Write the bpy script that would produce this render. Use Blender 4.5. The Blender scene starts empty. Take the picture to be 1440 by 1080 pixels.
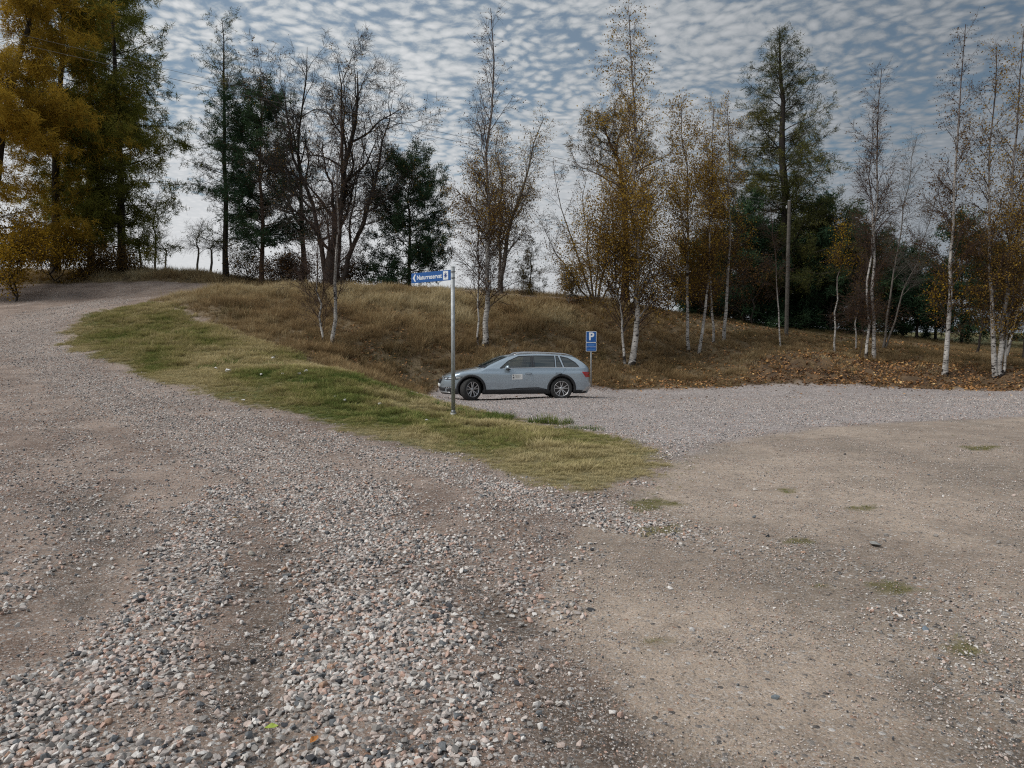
import bpy, bmesh, math, time
import numpy as np
from mathutils import Vector, Matrix
C = bpy.context.scene.collection
SC = bpy.context.scene
R = math.radians
T0 = time.time()

# ------------------------------------------------------------------ camera
FPX = 1050.0                      # focal length in pixels of the 1440x1080 photograph
PITCH = math.atan(53 / FPX)       # horizon at row 487
CAMZ = 1.65
cam_d = bpy.data.cameras.new('camera'); cam = bpy.data.objects.new('camera', cam_d); C.objects.link(cam)
cam.location = (0, 0, CAMZ); cam.rotation_euler = (math.pi / 2 - PITCH, 0, 0)
cam_d.sensor_width = 36; cam_d.lens = FPX / 1440 * 36; cam_d.clip_end = 5000; cam_d.clip_start = .05
SC.camera = cam

# ------------------------------------------------------------------ world, sun, exposure
SUN_EL, SUN_AZ = 46, -112          # azimuth from +Y towards +X
w = bpy.data.worlds.new('World'); SC.world = w; w.use_nodes = True
wt = w.node_tree; wt.nodes.clear()
class NB:
    """tiny node builder"""
    def __init__(s, tree): s.t = tree
    def n(s, typ, inp=None, **kw):
        nd = s.t.nodes.new(typ)
        for k, v in kw.items(): setattr(nd, k, v)
        for k, v in (inp or {}).items():
            sock = nd.inputs[k]
            if isinstance(v, bpy.types.NodeSocket): s.t.links.new(v, sock)
            elif isinstance(v, bpy.types.Node): s.t.links.new(v.outputs[0], sock)
            else: sock.default_value = v
        return nd
    def m(s, op, a, b=0.0, c=None, clamp=False):
        i = {0: a, 1: b}
        if c is not None: i[2] = c
        return s.n('ShaderNodeMath', i, operation=op, use_clamp=clamp).outputs[0]
    def mix(s, f, a, b, blend='MIX'):
        nd = s.n('ShaderNodeMix', data_type='RGBA', blend_type=blend)
        for k, v in ((0, f), (6, a), (7, b)):
            if isinstance(v, bpy.types.NodeSocket): s.t.links.new(v, nd.inputs[k])
            else: nd.inputs[k].default_value = v if k == 0 or len(v) == 4 else (*v, 1)
        return nd.outputs[2]
    def noise(s, vec, scale, detail=2.0, rough=.5, dist=0.0):
        i = {'Scale': scale, 'Detail': detail, 'Roughness': rough, 'Distortion': dist}
        if vec is not None: i['Vector'] = vec
        return s.n('ShaderNodeTexNoise', i).outputs[0]
    def ss(s, v, lo, hi, a=0.0, b=1.0):
        nd = s.n('ShaderNodeMapRange', {0: v, 1: lo, 2: hi, 3: a, 4: b}, interpolation_type='SMOOTHSTEP')
        return nd.outputs[0]
    def ramp(s, f, stops, interp='LINEAR'):
        nd = s.n('ShaderNodeValToRGB', {0: f}); cr = nd.color_ramp; cr.interpolation = interp
        while len(cr.elements) < len(stops): cr.elements.new(.5)
        for e, (p, c) in zip(cr.elements, stops): e.position = p; e.color = (*c, 1)
        return nd.outputs[0]
    def attr(s, name, kind='GEOMETRY', out='Fac'):
        return s.n('ShaderNodeAttribute', attribute_name=name, attribute_type=kind).outputs[out]
    def vmul(s, v, xyz): return s.n('ShaderNodeVectorMath', {0: v, 1: xyz}, operation='MULTIPLY').outputs[0]

b = NB(wt)
sky = b.n('ShaderNodeTexSky', sky_type='NISHITA', sun_disc=False)
sky.sun_elevation = R(SUN_EL); sky.sun_rotation = R(SUN_AZ); sky.altitude = 50; sky.air_density = 1.1; sky.dust_density = .8; sky.ozone_density = 2.5
tc = b.n('ShaderNodeTexCoord').outputs['Generated']
sep = b.n('ShaderNodeSeparateXYZ', {0: tc})
dz = b.m('MAXIMUM', sep.outputs[2], 0.0)
inv = b.m('DIVIDE', 1.0, b.m('ADD', dz, .09))
px_ = b.m('MULTIPLY', sep.outputs[0], inv); py_ = b.m('MULTIPLY', sep.outputs[1], inv)
P = b.n('ShaderNodeCombineXYZ', {0: px_, 1: py_, 2: 0.0}).outputs[0]
P = b.n('ShaderNodeVectorRotate', {0: P, 'Angle': R(-14)}, rotation_type='Z_AXIS').outputs[0]
warp = b.n('ShaderNodeTexNoise', {'Vector': P, 'Scale': 3.4, 'Detail': 4.0}).outputs[1]
warp = b.n('ShaderNodeVectorMath', {0: warp, 1: (-.5, -.5, -.5)}, operation='ADD').outputs[0]
warp = b.n('ShaderNodeVectorMath', {0: warp, 'Scale': .16}, operation='SCALE').outputs[0]
Pw = b.n('ShaderNodeVectorMath', {0: P, 1: warp}, operation='ADD').outputs[0]
vo = b.n('ShaderNodeTexVoronoi', {'Vector': b.vmul(Pw, (1.0, 1.0, 1)), 'Scale': 25.0, 'Smoothness': .55, 'Randomness': .9}, feature='SMOOTH_F1').outputs[0]
fine = b.noise(Pw, 42.0, 5.0, .65)
big = b.noise(P, 1.3, 3.0, .55)
thick = b.m('ADD', b.m('MULTIPLY', b.m('SUBTRACT', .62, vo), .75), b.m('MULTIPLY', fine, .62))
thick = b.m('ADD', thick, b.m('MULTIPLY', b.m('SUBTRACT', big, .5), 1.15))
# clouds merge into an even sheet towards the horizon
low = b.ss(sep.outputs[2], .34, .10)
lowm = b.m('MULTIPLY', low, .34)
mask = b.ss(b.m('ADD', thick, lowm), .14, .52)
mask = b.m('MULTIPLY', mask, .95)
shade = b.ss(thick, .30, .85)
# cloud and gap colours are set darker to the right, paler to the left
right = b.m('MULTIPLY', b.ss(sep.outputs[0], -.25, .62), b.ss(sep.outputs[2], .70, .45))
lit = b.mix(right, (4.15, 4.2, 4.25, 1), (1.75, 1.85, 1.98, 1))
dark = b.mix(right, (2.8, 3.0, 3.15, 1), (1.1, 1.25, 1.42, 1))
cl = b.mix(shade, dark, lit)
cl = b.mix(b.m('MULTIPLY', low, .75), cl, b.mix(right, (4.2, 4.2, 4.25, 1), (1.5, 1.66, 1.85, 1)))
blue = b.mix(1.0, sky.outputs[0], b.mix(right, (.40, .46, .44, 1), (.21, .26, .26, 1)), 'MULTIPLY')
blue = b.mix(b.mix(right, (.32, .32, .32, 1), (.34, .34, .34, 1)), blue, b.mix(right, (2.6, 2.9, 3.2, 1), (1.2, 1.4, 1.6, 1)))
col = b.mix(mask, blue, cl)
bg = b.n('ShaderNodeBackground', {'Color': col, 'Strength': .1})
wt.links.new(bg.outputs[0], b.n('ShaderNodeOutputWorld').inputs[0])

sd = bpy.data.lights.new('sun', 'SUN'); so = bpy.data.objects.new('sun', sd); C.objects.link(so)
sd.energy = 1.35; sd.angle = R(35); sd.color = (1, .96, .9)
so.rotation_euler = (R(90 - SUN_EL), 0, R(180 - SUN_AZ)); so.location = (0, 0, 40)
vs = SC.view_settings; vs.view_transform = 'Standard'; vs.look = 'None'; vs.gamma = 1; vs.use_curve_mapping = False; vs.exposure = .84
SC.cycles.use_denoising = False; SC.cycles.pixel_filter_type = 'BLACKMAN_HARRIS'; SC.cycles.filter_width = 1.15; SC.cycles.sample_clamp_indirect = 3
SC.cycles.max_bounces = 5; SC.cycles.transparent_max_bounces = 6; SC.cycles.diffuse_bounces = 2; SC.cycles.glossy_bounces = 3
SC.cycles.caustics_reflective = False; SC.cycles.caustics_refractive = False

# ------------------------------------------------------------------ numeric helpers
def _h(ix, iy, s):
    n = (ix.astype(np.int64) * 374761393 + iy.astype(np.int64) * 668265263 + s * 974634777) & 0xffffffff
    n = ((n ^ (n >> 13)) * 1274126177) & 0xffffffff
    return ((n ^ (n >> 16)) & 0xffff) / 65535.0
def vnoise(x, y, s=0):
    ix = np.floor(x); iy = np.floor(y); fx = x - ix; fy = y - iy
    fx = fx * fx * (3 - 2 * fx); fy = fy * fy * (3 - 2 * fy)
    a = _h(ix, iy, s); b_ = _h(ix + 1, iy, s); c = _h(ix, iy + 1, s); d = _h(ix + 1, iy + 1, s)
    return (a * (1 - fx) + b_ * fx) * (1 - fy) + (c * (1 - fx) + d * fx) * fy
def fbm(x, y, s=0, o=4):
    v = 0; a = .5; t = 0
    for k in range(o):
        v = v + a * vnoise(x * 2 ** k + 17.3 * k, y * 2 ** k - 9.1 * k, s + k); t += a; a *= .5
    return v / t
def sstep(x, a, b_):
    t = np.clip((x - a) / (b_ - a), 0, 1); return t * t * (3 - 2 * t)

def ray(px, py):
    u = (px - 720) / FPX; v = (540 - py) / FPX
    cp, sp = math.cos(PITCH), math.sin(PITCH)
    return np.array([u, cp + v * sp, -sp + v * cp])
def at(px, py, Y):                # the world point seen at a place of the photo, Y metres ahead
    r = ray(px, py); return np.array([0, 0, CAMZ]) + r / r[1] * Y

# ------------------------------------------------------------------ the lie of the land
_cp = []
for px, py, d in [
    (0, 1080, 2.9), (720, 1080, 2.9), (1440, 1080, 2.9), (0, 800, 5.5), (0, 650, 10.6), (0, 560, 17), (0, 500, 24), (0, 460, 30), (0, 420, 38),
    (100, 480, 27), (178, 521, 22), (133, 439, 31.5), (222, 424, 33.8), (249, 545, 18.6), (427, 585, 15.2), (640, 634, 11.7), (638, 585, 17),
    (500, 528, 21), (600, 560, 21.6), (420, 500, 25), (330, 470, 27.5), (460, 487, 28), (540, 538, 26), (600, 546, 27.5), (400, 450, 31), (550, 470, 30.5),
    (550, 430, 33.5), (300, 413, 34), (400, 410, 34.5), (500, 412, 35), (600, 415, 35.5), (700, 425, 36), (680, 485, 31), (640, 450, 33.2),
    (760, 480, 31.6), (760, 432, 35.6), (0, 386, 46), (100, 384, 46), (200, 384, 46), (280, 388, 46), (370, 400, 46), (500, 409, 46), (600, 414, 46), (100, 418, 38.5),
    (222, 417, 38), (885, 512, 31.6), (968, 490, 34), (1010, 480, 35), (1100, 487, 34), (870, 433, 37), (950, 447, 38), (1050, 458, 40), (1000, 452, 39),
    (1200, 488, 36), (1200, 466, 48), (1330, 523, 31.5), (1400, 529, 31.2), (1440, 492, 46), (1280, 505, 34), (1290, 478, 50), (1400, 500, 37), (1120, 500, 32.2), (1180, 503, 32.2),
    (-300, 430, 36), (-300, 520, 20), (-400, 390, 46), (1700, 500, 44), (1700, 530, 32.5), (1050, 520, 31.3), (1400, 545, 30.4)]:
    p = at(px, py, d); _cp.append(p)
for x, y, z in [(0, 0, 0), (-10, 0, 0), (10, 0, 0), (-25, 0, .2), (25, 0, 0), (0, -12, 0), (-25, -12, 0), (25, -12, 0), (4, 10, 0), (10, 15, 0), (5, 20, 0), (15, 22, 0), (-5, 6, 0), (-9, 9, .05),
                (0, 22.5, 0), (1.5, 24.5, 0), (-2.2, 24, 0), (9, 28, 0), (4, 28.5, 0), (15, 28.5, 0), (20, 29, 0), (28, 28, 0), (35, 15, 0), (0, 28.4, 0), (-3, 60, 3.9), (-30, 62, 6), (15, 62, 3.2),
                (40, 60, 2.6), (60, 60, 2.3), (-60, 60, 6), (-60, 30, 3), (60, 20, 0), (60, 35, .9), (-20, 70, 4.5), (20, 80, 3.3), (-60, 90, 4), (60, 90, 3), (0, 100, 3.5), (-60, 0, .4), (60, -10, 0), (-40, -10, .2)]:
    _cp.append(np.array([x, y, z], float))
_cp = np.array(_cp)
def _phi(r2): return -np.sqrt(r2 + 1.0)
_A = _phi(((_cp[:, None, :2] - _cp[None, :, :2]) ** 2).sum(-1)); _n = len(_cp)
_A[np.arange(_n), np.arange(_n)] -= .02      # light smoothing
_M = np.zeros((_n + 1, _n + 1)); _M[:_n, :_n] = _A; _M[:_n, _n] = 1; _M[_n, :_n] = 1
_W = np.linalg.solve(_M, np.append(_cp[:, 2], 0))
def hgt(x, y):
    x = np.asarray(x, float); y = np.asarray(y, float); sh = x.shape; xf = x.ravel(); yf = y.ravel()
    out = np.empty(xf.size)
    for i in range(0, xf.size, 60000):
        a = xf[i:i + 60000]; c = yf[i:i + 60000]
        xa = np.clip(a, -65, 65); ya = np.clip(c, -14, 100)
        r2 = (xa[:, None] - _cp[None, :, 0]) ** 2 + (ya[:, None] - _cp[None, :, 1]) ** 2
        z = _phi(r2) @ _W[:-1] + _W[-1]
        far = sstep(np.hypot(a, c), 70, 140)
        z = z * (1 - far) + 3.4 * far
        z = z + (fbm(a * .35, c * .35, 5, 3) - .5) * .12 * sstep(c, 20, 34) + (fbm(a * .9, c * .9, 9, 3) - .5) * .05
        out[i:i + 60000] = z
    return out.reshape(sh)
_ts = np.concatenate([np.linspace(1.5, 60, 1200), np.linspace(60.5, 200, 140)])
def hit(px, py):                  # where the sight line through a place of the photo meets the ground
    r = ray(px, py); r = r / r[1]
    z = hgt(r[0] * _ts, _ts); d = CAMZ + r[2] * _ts - z
    k = np.argmax(d < 0)
    if d[k] >= 0: k = len(_ts) - 1
    return r[0] * _ts[k], _ts[k]
def hits(pl): return np.array([hit(*p) for p in pl])

def poly_sd(x, y, poly):          # signed distance, inside negative
    x = np.asarray(x, float); y = np.asarray(y, float)
    d = np.full(x.shape, 1e9); s = np.zeros(x.shape, bool); n = len(poly)
    for i in range(n):
        ax, ay = poly[i]; bx, by = poly[(i + 1) % n]
        ex, ey = bx - ax, by - ay; L = ex * ex + ey * ey + 1e-9
        t = np.clip(((x - ax) * ex + (y - ay) * ey) / L, 0, 1)
        d = np.minimum(d, (x - ax - t * ex) ** 2 + (y - ay - t * ey) ** 2)
        c = (ay > y) != (by > y)
        s ^= c & (x < ax + (y - ay) / (ey if abs(ey) > 1e-9 else 1e-9) * ex)
    d = np.sqrt(d); return np.where(s, -d, d)
def line_d(x, y, pl, wd):         # smallest distance to a polyline divided by its local width
    d = np.full(np.shape(x), 1e9)
    for i in range(len(pl) - 1):
        ax, ay = pl[i]; bx, by = pl[i + 1]; ex, ey = bx - ax, by - ay; L = ex * ex + ey * ey + 1e-9
        t = np.clip(((x - ax) * ex + (y - ay) * ey) / L, 0, 1)
        wl = wd[i] * (1 - t) + wd[i + 1] * t
        d = np.minimum(d, np.hypot(x - ax - t * ex, y - ay - t * ey) / wl)
    return d

VERGE = hits([(226, 425), (178, 431), (133, 439), (97, 457), (93, 483), (107, 494), (178, 521), (249, 545), (342, 568), (427, 585), (533, 619), (640, 640), (700, 664),
              (760, 685), (830, 697), (900, 684), (948, 656), (925, 632), (860, 612), (780, 598), (700, 582), (640, 570), (600, 560), (548, 548), (490, 526), (420, 502), (330, 470), (270, 442)])
_foot = hits([(270, 442), (330, 470), (420, 502), (490, 526), (548, 548), (600, 552)])
_foot2 = hits([(610, 546), (700, 543), (830, 544), (950, 547), (1060, 541), (1150, 541), (1300, 546), (1440, 548)])
_crest = np.array([(-16.9, 34.6), (-14, 35.6), (-10, 36.6), (-6, 37.2), (-2, 37.6), (3, 37.5)])
BANK = np.vstack([_crest[0:1], _foot, _foot2, [(30, 30.5), (80, 31), (300, 60), (300, 400), (-300, 400), (-300, 60), (-60, 52), (-28, 41.5), (-19, 42.6), (-8, 42.2), (0, 41.6), (3, 40)], _crest[::-1][:-1]])
LOT_EDGE = hits([(948, 650), (1000, 625), (1120, 604), (1250, 594), (1440, 586)])
LOT = np.vstack([LOT_EDGE, [(40, 17), (40, 33)], _foot2[::-1], hits([(600, 560), (640, 570), (700, 582), (780, 598), (860, 612), (925, 632)])])
# bands of loose gravel: polyline in the photo, half width in metres, strength
def band(pts, ws): return hits(pts), ws
BANDS = [
    (band([(150, 425), (60, 445), (40, 480), (110, 530), (215, 580), (320, 620), (420, 665), (500, 720), (545, 800), (560, 900), (540, 1000), (500, 1120)],
          [1.6, 1.8, 1.6, 1.3, 1.1, .95, .85, .8, .7, .62, .55, .55]), 1.0),
    (band([(200, 545), (300, 575), (420, 610), (530, 640), (640, 668), (740, 700), (850, 728), (950, 752)], [.5, .5, .5, .45, .45, .4, .35, .25]), .9),
    (band([(320, 690), (270, 760), (250, 850), (180, 930), (60, 1000), (-80, 1080)], [.4, .36, .3, .36, .42, .45]), 1.0),
    (band([(440, 700), (620, 780), (720, 830), (740, 860)], [.35, .3, .25, .1]), .7),
    (band([(-50, 520), (40, 560), (120, 640), (100, 740), (0, 850)], [.8, .6, .4, .3, .3]), .35),
    (band([(60, 1060), (330, 1070), (420, 1040), (560, 1000)], [.3, .35, .35, .4]), .95),
    (band([(870, 715), (1000, 760), (1150, 790), (1300, 830), (1440, 880), (1600, 940)], [.3, .45, .5, .5, .5, .5]), .26),
    (band([(1300, 880), (1440, 1000), (1500, 1080)], [.3, .25, .25]), .3),
    (band([(640, 1080), (700, 960), (760, 860), (800, 780)], [.35, .3, .3, .3]), .32)]
DARK = [band([(1000, 1120), (860, 1060), (800, 980), (700, 860), (640, 800)], [.30, .34, .26, .2, .2]), band([(340, 1100), (345, 960), (370, 850), (420, 770)], [.16, .16, .2, .2]),
        band([(120, 700), (150, 780), (60, 860)], [.4, .3, .3]), band([(1300, 960), (1440, 1060)], [.12, .15])]
SAND_SPLIT = np.vstack([hits([(960, 640), (900, 690), (830, 740), (770, 800), (760, 850), (800, 920), (870, 1000), (940, 1090)]), [(1.0, -5), (60, -5), (60, 17)], LOT_EDGE[::-1]])
MOSS = [hits([(1200, 822), (1240, 818), (1310, 832), (1250, 842)]), hits([(1130, 822), (1160, 820), (1180, 828), (1150, 832)]), hits([(1310, 890), (1350, 890), (1390, 920), (1350, 925)]), hits([(1100, 758), (1150, 758), (1150, 765), (1105, 765)]),
        hits([(900, 898), (940, 896), (955, 908), (915, 908)]), hits([(1190, 714), (1225, 713), (1222, 718), (1195, 719)]), hits([(1100, 688), (1125, 688), (1120, 693), (1102, 693)]),
        hits([(870, 705), (930, 700), (960, 712), (900, 722)]), hits([(900, 745), (950, 742), (960, 752), (910, 755)]), hits([(1360, 628), (1405, 628), (1400, 634), (1365, 633)])]

def masks(x, y):
    n1 = fbm(x * 1.3, y * 1.3, 21, 4) - .5; n2 = fbm(x * 4.5, y * 4.5, 33, 3) - .5
    m = {}
    sv = poly_sd(x, y, VERGE); near = np.clip(y / 25, .5, 1)
    m['sv'] = sv
    m['verge'] = sstep(-(sv + n1 * 1.2 * near + n2 * .55), -.15, .35)
    sb = poly_sd(x, y, BANK); m['sb'] = sb
    m['bank'] = sstep(-(sb + n1 * .7 + n2 * .3), -.2, .3)
    g = np.zeros(np.shape(x))
    for (pl, wd), s in BANDS:
        d = line_d(x, y, pl, wd) + n1 * 1.1 + n2 * .8
        g = np.maximum(g, s * sstep(-d, -1.25, -.45))
    dk = np.zeros(np.shape(x))
    for pl, wd in DARK:
        d = line_d(x, y, pl, wd) + n1 * 1.2 + n2 * .6
        dk = np.maximum(dk, sstep(-d, -1.4, -.4) * (.35 + .65 * sstep(fbm(x * 3.5, y * 3.5, 63, 4), .35, .6)))
    lot = sstep(-(poly_sd(x, y, LOT) + n1 * .8), -.25, .35); m['lot'] = lot
    sand = sstep(-(poly_sd(x, y, SAND_SPLIT) + n1 * .35 + n2 * .1), -.12, .12); m['sand'] = sand
    moss = np.zeros(np.shape(x))
    for p in MOSS:
        sdm = poly_sd(x, y, p); moss = np.maximum(moss, sstep(-(sdm + n2 * .35 + n1 * .15), -.03, .05))
    m['moss'] = moss * (1 - m['verge'])
    g = np.maximum(g, (.16 + .75 * sstep(fbm(x * .8, y * .8, 61, 4), .42, .68)) * (1 - sand) * .36); g = np.maximum(g, lot * .85 * (.75 + n1)) ; g = g * (1 - m['verge']) * (1 - m['bank']) * (1 - dk * .45)
    m['small'] = sand * (1 - lot) * sstep(x, 1.2, 2.2); m['gravel'] = np.clip(g, 0, 1); m['dark'] = dk * (1 - lot)
    m['n1'] = n1; m['n2'] = n2
    return m
# ------------------------------------------------------------------ object helpers
def link(o, parent=None, **props):
    C.objects.link(o)
    if parent is not None: o.parent = parent
    for k, v in props.items(): o[k] = v
    return o
def np_mesh(name, V, F, mats, attrs=None, smooth=False, fmat=None):
    """V (n,3), F (m,k) with k fixed, or a list of such arrays"""
    me = bpy.data.meshes.new(name); V = np.asarray(V, np.float32)
    Fs = F if isinstance(F, list) else [F]; Fs = [np.asarray(f, np.int32) for f in Fs if len(f)]
    me.vertices.add(len(V)); me.vertices.foreach_set('co', V.ravel())
    nl = sum(f.size for f in Fs); nf = sum(len(f) for f in Fs)
    me.loops.add(nl); me.loops.foreach_set('vertex_index', np.concatenate([f.ravel() for f in Fs]))
    me.polygons.add(nf)
    tot = np.concatenate([np.full(len(f), f.shape[1], np.int32) for f in Fs])
    st = np.concatenate([[0], np.cumsum(tot)[:-1]]).astype(np.int32)
    me.polygons.foreach_set('loop_start', st); me.polygons.foreach_set('loop_total', tot)
    if fmat is not None: me.polygons.foreach_set('material_index', np.asarray(fmat, np.int32))
    me.polygons.foreach_set('use_smooth', np.full(nf, bool(smooth)))
    for k, v in (attrs or {}).items():
        v = np.asarray(v, np.float32)
        if v.ndim == 2: a = me.attributes.new(k, 'FLOAT_COLOR', 'POINT'); a.data.foreach_set('color', v.ravel())
        else: a = me.attributes.new(k, 'FLOAT', 'POINT'); a.data.foreach_set('value', v)
    for mt in (mats if isinstance(mats, (list, tuple)) else [mats]): me.materials.append(mt)
    me.update(calc_edges=True)
    return me
def obj(name, me, parent=None, **props): return link(bpy.data.objects.new(name, me), parent, **props)
def thing(name, loc, rz=0, **props):
    o = bpy.data.objects.new(name, None); o.empty_display_size = .2; link(o, None, **props); o.location = loc; o.rotation_euler.z = rz; return o
def material(name):
    m = bpy.data.materials.new(name); m.use_nodes = True; m.node_tree.nodes.clear(); return m, NB(m.node_tree)
def finish(m, bb, shader):
    m.node_tree.links.new(shader, bb.n('ShaderNodeOutputMaterial').inputs[0]); return m
def simple(name, col, rough=.6, metal=0.0, noise=0.0, nscale=20, bump=0.0, coat=0.0, spec=.5):
    m, bb = material(name); c = (*col, 1)
    tcn = bb.n('ShaderNodeTexCoord').outputs['Object']
    base = bb.mix(0.0, c, c)
    if noise:
        nz = bb.noise(tcn, nscale, 4, .6)
        base = bb.mix(bb.ss(nz, .25, .75), tuple(v * (1 - noise) for v in col) + (1,), tuple(min(1, v * (1 + noise)) for v in col) + (1,))
    p = bb.n('ShaderNodeBsdfPrincipled', {'Base Color': base, 'Roughness': rough, 'Metallic': metal, 'Coat Weight': coat, 'Specular IOR Level': spec})
    if bump:
        bp = bb.n('ShaderNodeBump', {'Strength': .5, 'Distance': bump, 'Height': bb.noise(tcn, nscale * 2, 4, .6)}); m.node_tree.links.new(bp.outputs[0], p.inputs['Normal'])
    return finish(m, bb, p.outputs[0])

# ------------------------------------------------------------------ ground
def axis(lims, mn, mx, start, k):
    """coordinates whose spacing grows away from start"""
    out = [start]; 
    while out[-1] < lims[1]: out.append(out[-1] + min(mx, mn + k * abs(out[-1] - start)))
    lo = [start]
    while lo[-1] > lims[0]: lo.append(lo[-1] - min(mx, mn + k * abs(lo[-1] - start)))
    return np.array(lo[:0:-1] + out)
gx = axis((-70, 70), .058, .38, 0, .015); gy = axis((-14, 62), .05, .26, 4.0, .014)
gy = np.concatenate([gy[:-1], np.arange(gy[-1], 112, 1.2)])
gxx = np.concatenate([-np.geomspace(2500, 74, 22), gx, np.geomspace(74, 2500, 22)]); gyy = np.concatenate([[-400, -120, -40], gy, np.geomspace(118, 3500, 24)])
X, Y = np.meshgrid(gxx, gyy); Z = hgt(X, Y)
NY, NX = X.shape; xf, yf = X.ravel(), Y.ravel()
M = masks(xf, yf)
nf1 = fbm(xf * .5, yf * .5, 71, 4); nf2 = fbm(xf * 2.2, yf * 2.2, 77, 4); nf3 = fbm(xf * 7, yf * 7, 79, 3)
def cm(a, b_, t): return np.asarray(a)[None, :] * (1 - t[:, None]) + np.asarray(b_)[None, :] * t[:, None]
road_c = cm((.18, .122, .092), (.37, .28, .225), sstep(nf2 * .6 + nf1 * .4, .3, .7))
sand_c = cm((.31, .243, .19), (.47, .375, .295), sstep(nf2 * .5 + nf1 * .5, .3, .7))
lot_c = cm((.33, .285, .275), (.43, .38, .37), sstep(nf2, .3, .7))
dark_c = cm((.085, .065, .05), (.15, .12, .095), sstep(nf3, .3, .7))
t = M['sand'][:, None]; colr = road_c * (1 - t) + sand_c * t
# shallow wet hollows and tracks in the sand
tr = sstep(fbm(xf * .9 + 3, yf * .5, 91, 4), .52, .72) * M['sand'] * .45
colr = colr * (1 - tr[:, None]) + np.array((.19, .155, .12)) * tr[:, None]
t = M['lot'][:, None]; colr = colr * (1 - t) + lot_c * t
t = (M['dark'] * .8)[:, None]; colr = colr * (1 - t) + dark_c * t
vg = cm((.12, .13, .05), (.22, .19, .10), sstep(nf1, .3, .7)); t = M['verge'][:, None]; colr = colr * (1 - t) + vg * t
t = (M['moss'] * .8)[:, None]; colr = colr * (1 - t) + np.array((.13, .12, .04)) * t
bk = cm((.13, .095, .055), (.22, .165, .10), sstep(nf2, .3, .7)); t = M['bank'][:, None]; colr = colr * (1 - t) + bk * t
# leaf-strewn scarp on the right and under the trees
SCARP = hits([(1040, 505), (1100, 497), (1180, 500), (1240, 508), (1300, 510), (1450, 522), (1450, 549), (1150, 542), (1055, 541)])
sc = sstep(-(poly_sd(xf, yf, SCARP) + M['n1'] * 1.0), -.2, .4); t = (sc * M['bank'])[:, None]
colr = colr * (1 - t) + cm((.075, .052, .035), (.17, .11, .06), sstep(nf3, .3, .7)) * t
# field of pale grass beyond
far = sstep(np.hypot(xf, yf), 48, 60)[:, None]; colr = colr * (1 - far) + np.array((.17, .17, .085)) * far
soft = np.clip(M['gravel'], 0, 1) * .02 * nf3
Zf = Z.ravel() + soft - .012 * M['dark'] * nf3
ruts = -.03 * M['dark'] * (yf < 12); Zf = Zf + ruts
Zf = np.where(M['bank'] > .5, Zf + ((nf3 - .5) * .10 + (nf2 - .5) * .45 * sc) * sstep(yf, 24, 28) * (yf < 70), Zf)
V = np.stack([xf, yf, Zf], -1)
idx = np.arange(NY * NX).reshape(NY, NX)
Q = np.stack([idx[:-1, :-1], idx[:-1, 1:], idx[1:, 1:], idx[1:, :-1]], -1).reshape(-1, 4)
qx = xf[Q].mean(1); qy = yf[Q].mean(1)
q_bank = M['sb'][Q].mean(1) < 0; q_verge = M['sv'][Q].mean(1) < 0; q_lot = M['lot'][Q].mean(1) > .5; q_sand = M['sand'][Q].mean(1) > .5
q_far = np.hypot(qx, qy) > 75
kind = np.zeros(len(Q), int)            # 0 road
kind[q_sand | q_lot] = 1; kind[q_verge] = 2; kind[q_bank] = 3; kind[q_far] = 4

gm, gb = material('ground_material')
tcn = gb.n('ShaderNodeTexCoord').outputs['Object']
mac = gb.attr('tone', out='Color'); ga = gb.attr('gravel'); va = gb.attr('veg')
# small stones: two sizes of cells, each with a colour of its own
v1 = gb.n('ShaderNodeTexVoronoi', {'Vector': tcn, 'Scale': 34.0, 'Randomness': 1.0}, feature='F1')
v2 = gb.n('ShaderNodeTexVoronoi', {'Vector': tcn, 'Scale': 95.0, 'Randomness': 1.0}, feature='F1')
stops = [(0, (.06, .062, .066)), (.14, (.17, .16, .155)), (.32, (.30, .275, .255)), (.5, (.36, .29, .25)), (.64, (.46, .435, .41)), (.82, (.60, .575, .55)), (.95, (.33, .20, .14))]
def chan(v):
    s = gb.n('ShaderNodeSeparateColor', {0: v.outputs['Color']}); return s.outputs
c1 = chan(v1); c2 = chan(v2)
st1 = gb.ramp(c1[0], stops, 'CONSTANT'); st2 = gb.ramp(c2[0], stops, 'CONSTANT')
grit = gb.mix(gb.m('MULTIPLY', gb.m('GREATER_THAN', c2[1], .50), .85), mac, gb.mix(.5, st2, mac))
sel = gb.m('MULTIPLY', gb.m('LESS_THAN', c1[1], gb.m('MULTIPLY_ADD', ga, .85, .10)), gb.m('LESS_THAN', v1.outputs['Distance'], .55))
nveg = gb.m('SUBTRACT', 1.0, va)
grit = gb.mix(nveg, mac, grit); stone = gb.mix(gb.m('MULTIPLY', gb.m('MULTIPLY', sel, .8), nveg), grit, st1)
fn = gb.noise(tcn, 140, 5, .7); mn_ = gb.noise(tcn, 6.0, 6, .65)
colg = gb.mix(1.0, stone, gb.ramp(mn_, [(.25, (.72, .72, .72)), (.75, (1.2, 1.2, 1.2))]), 'MULTIPLY')
colg = gb.mix(.6, colg, gb.ramp(fn, [(.3, (.6, .6, .6)), (.7, (1.35, 1.35, 1.35))]), 'MULTIPLY')
hh = gb.m('ADD', gb.m('MULTIPLY', gb.m('MULTIPLY', sel, gb.m('SUBTRACT', .55, v1.outputs['Distance'])), .016), gb.m('MULTIPLY', fn, .006)); hh = gb.m('ADD', hh, gb.m('MULTIPLY', gb.noise(tcn, 28.0, 4, .6), .012))
hh = gb.m('ADD', hh, gb.m('MULTIPLY', gb.m('SUBTRACT', 1.0, v2.outputs['Distance']), .003))
bmp = gb.n('ShaderNodeBump', {'Strength': .9, 'Distance': 1.0, 'Height': hh})
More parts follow.
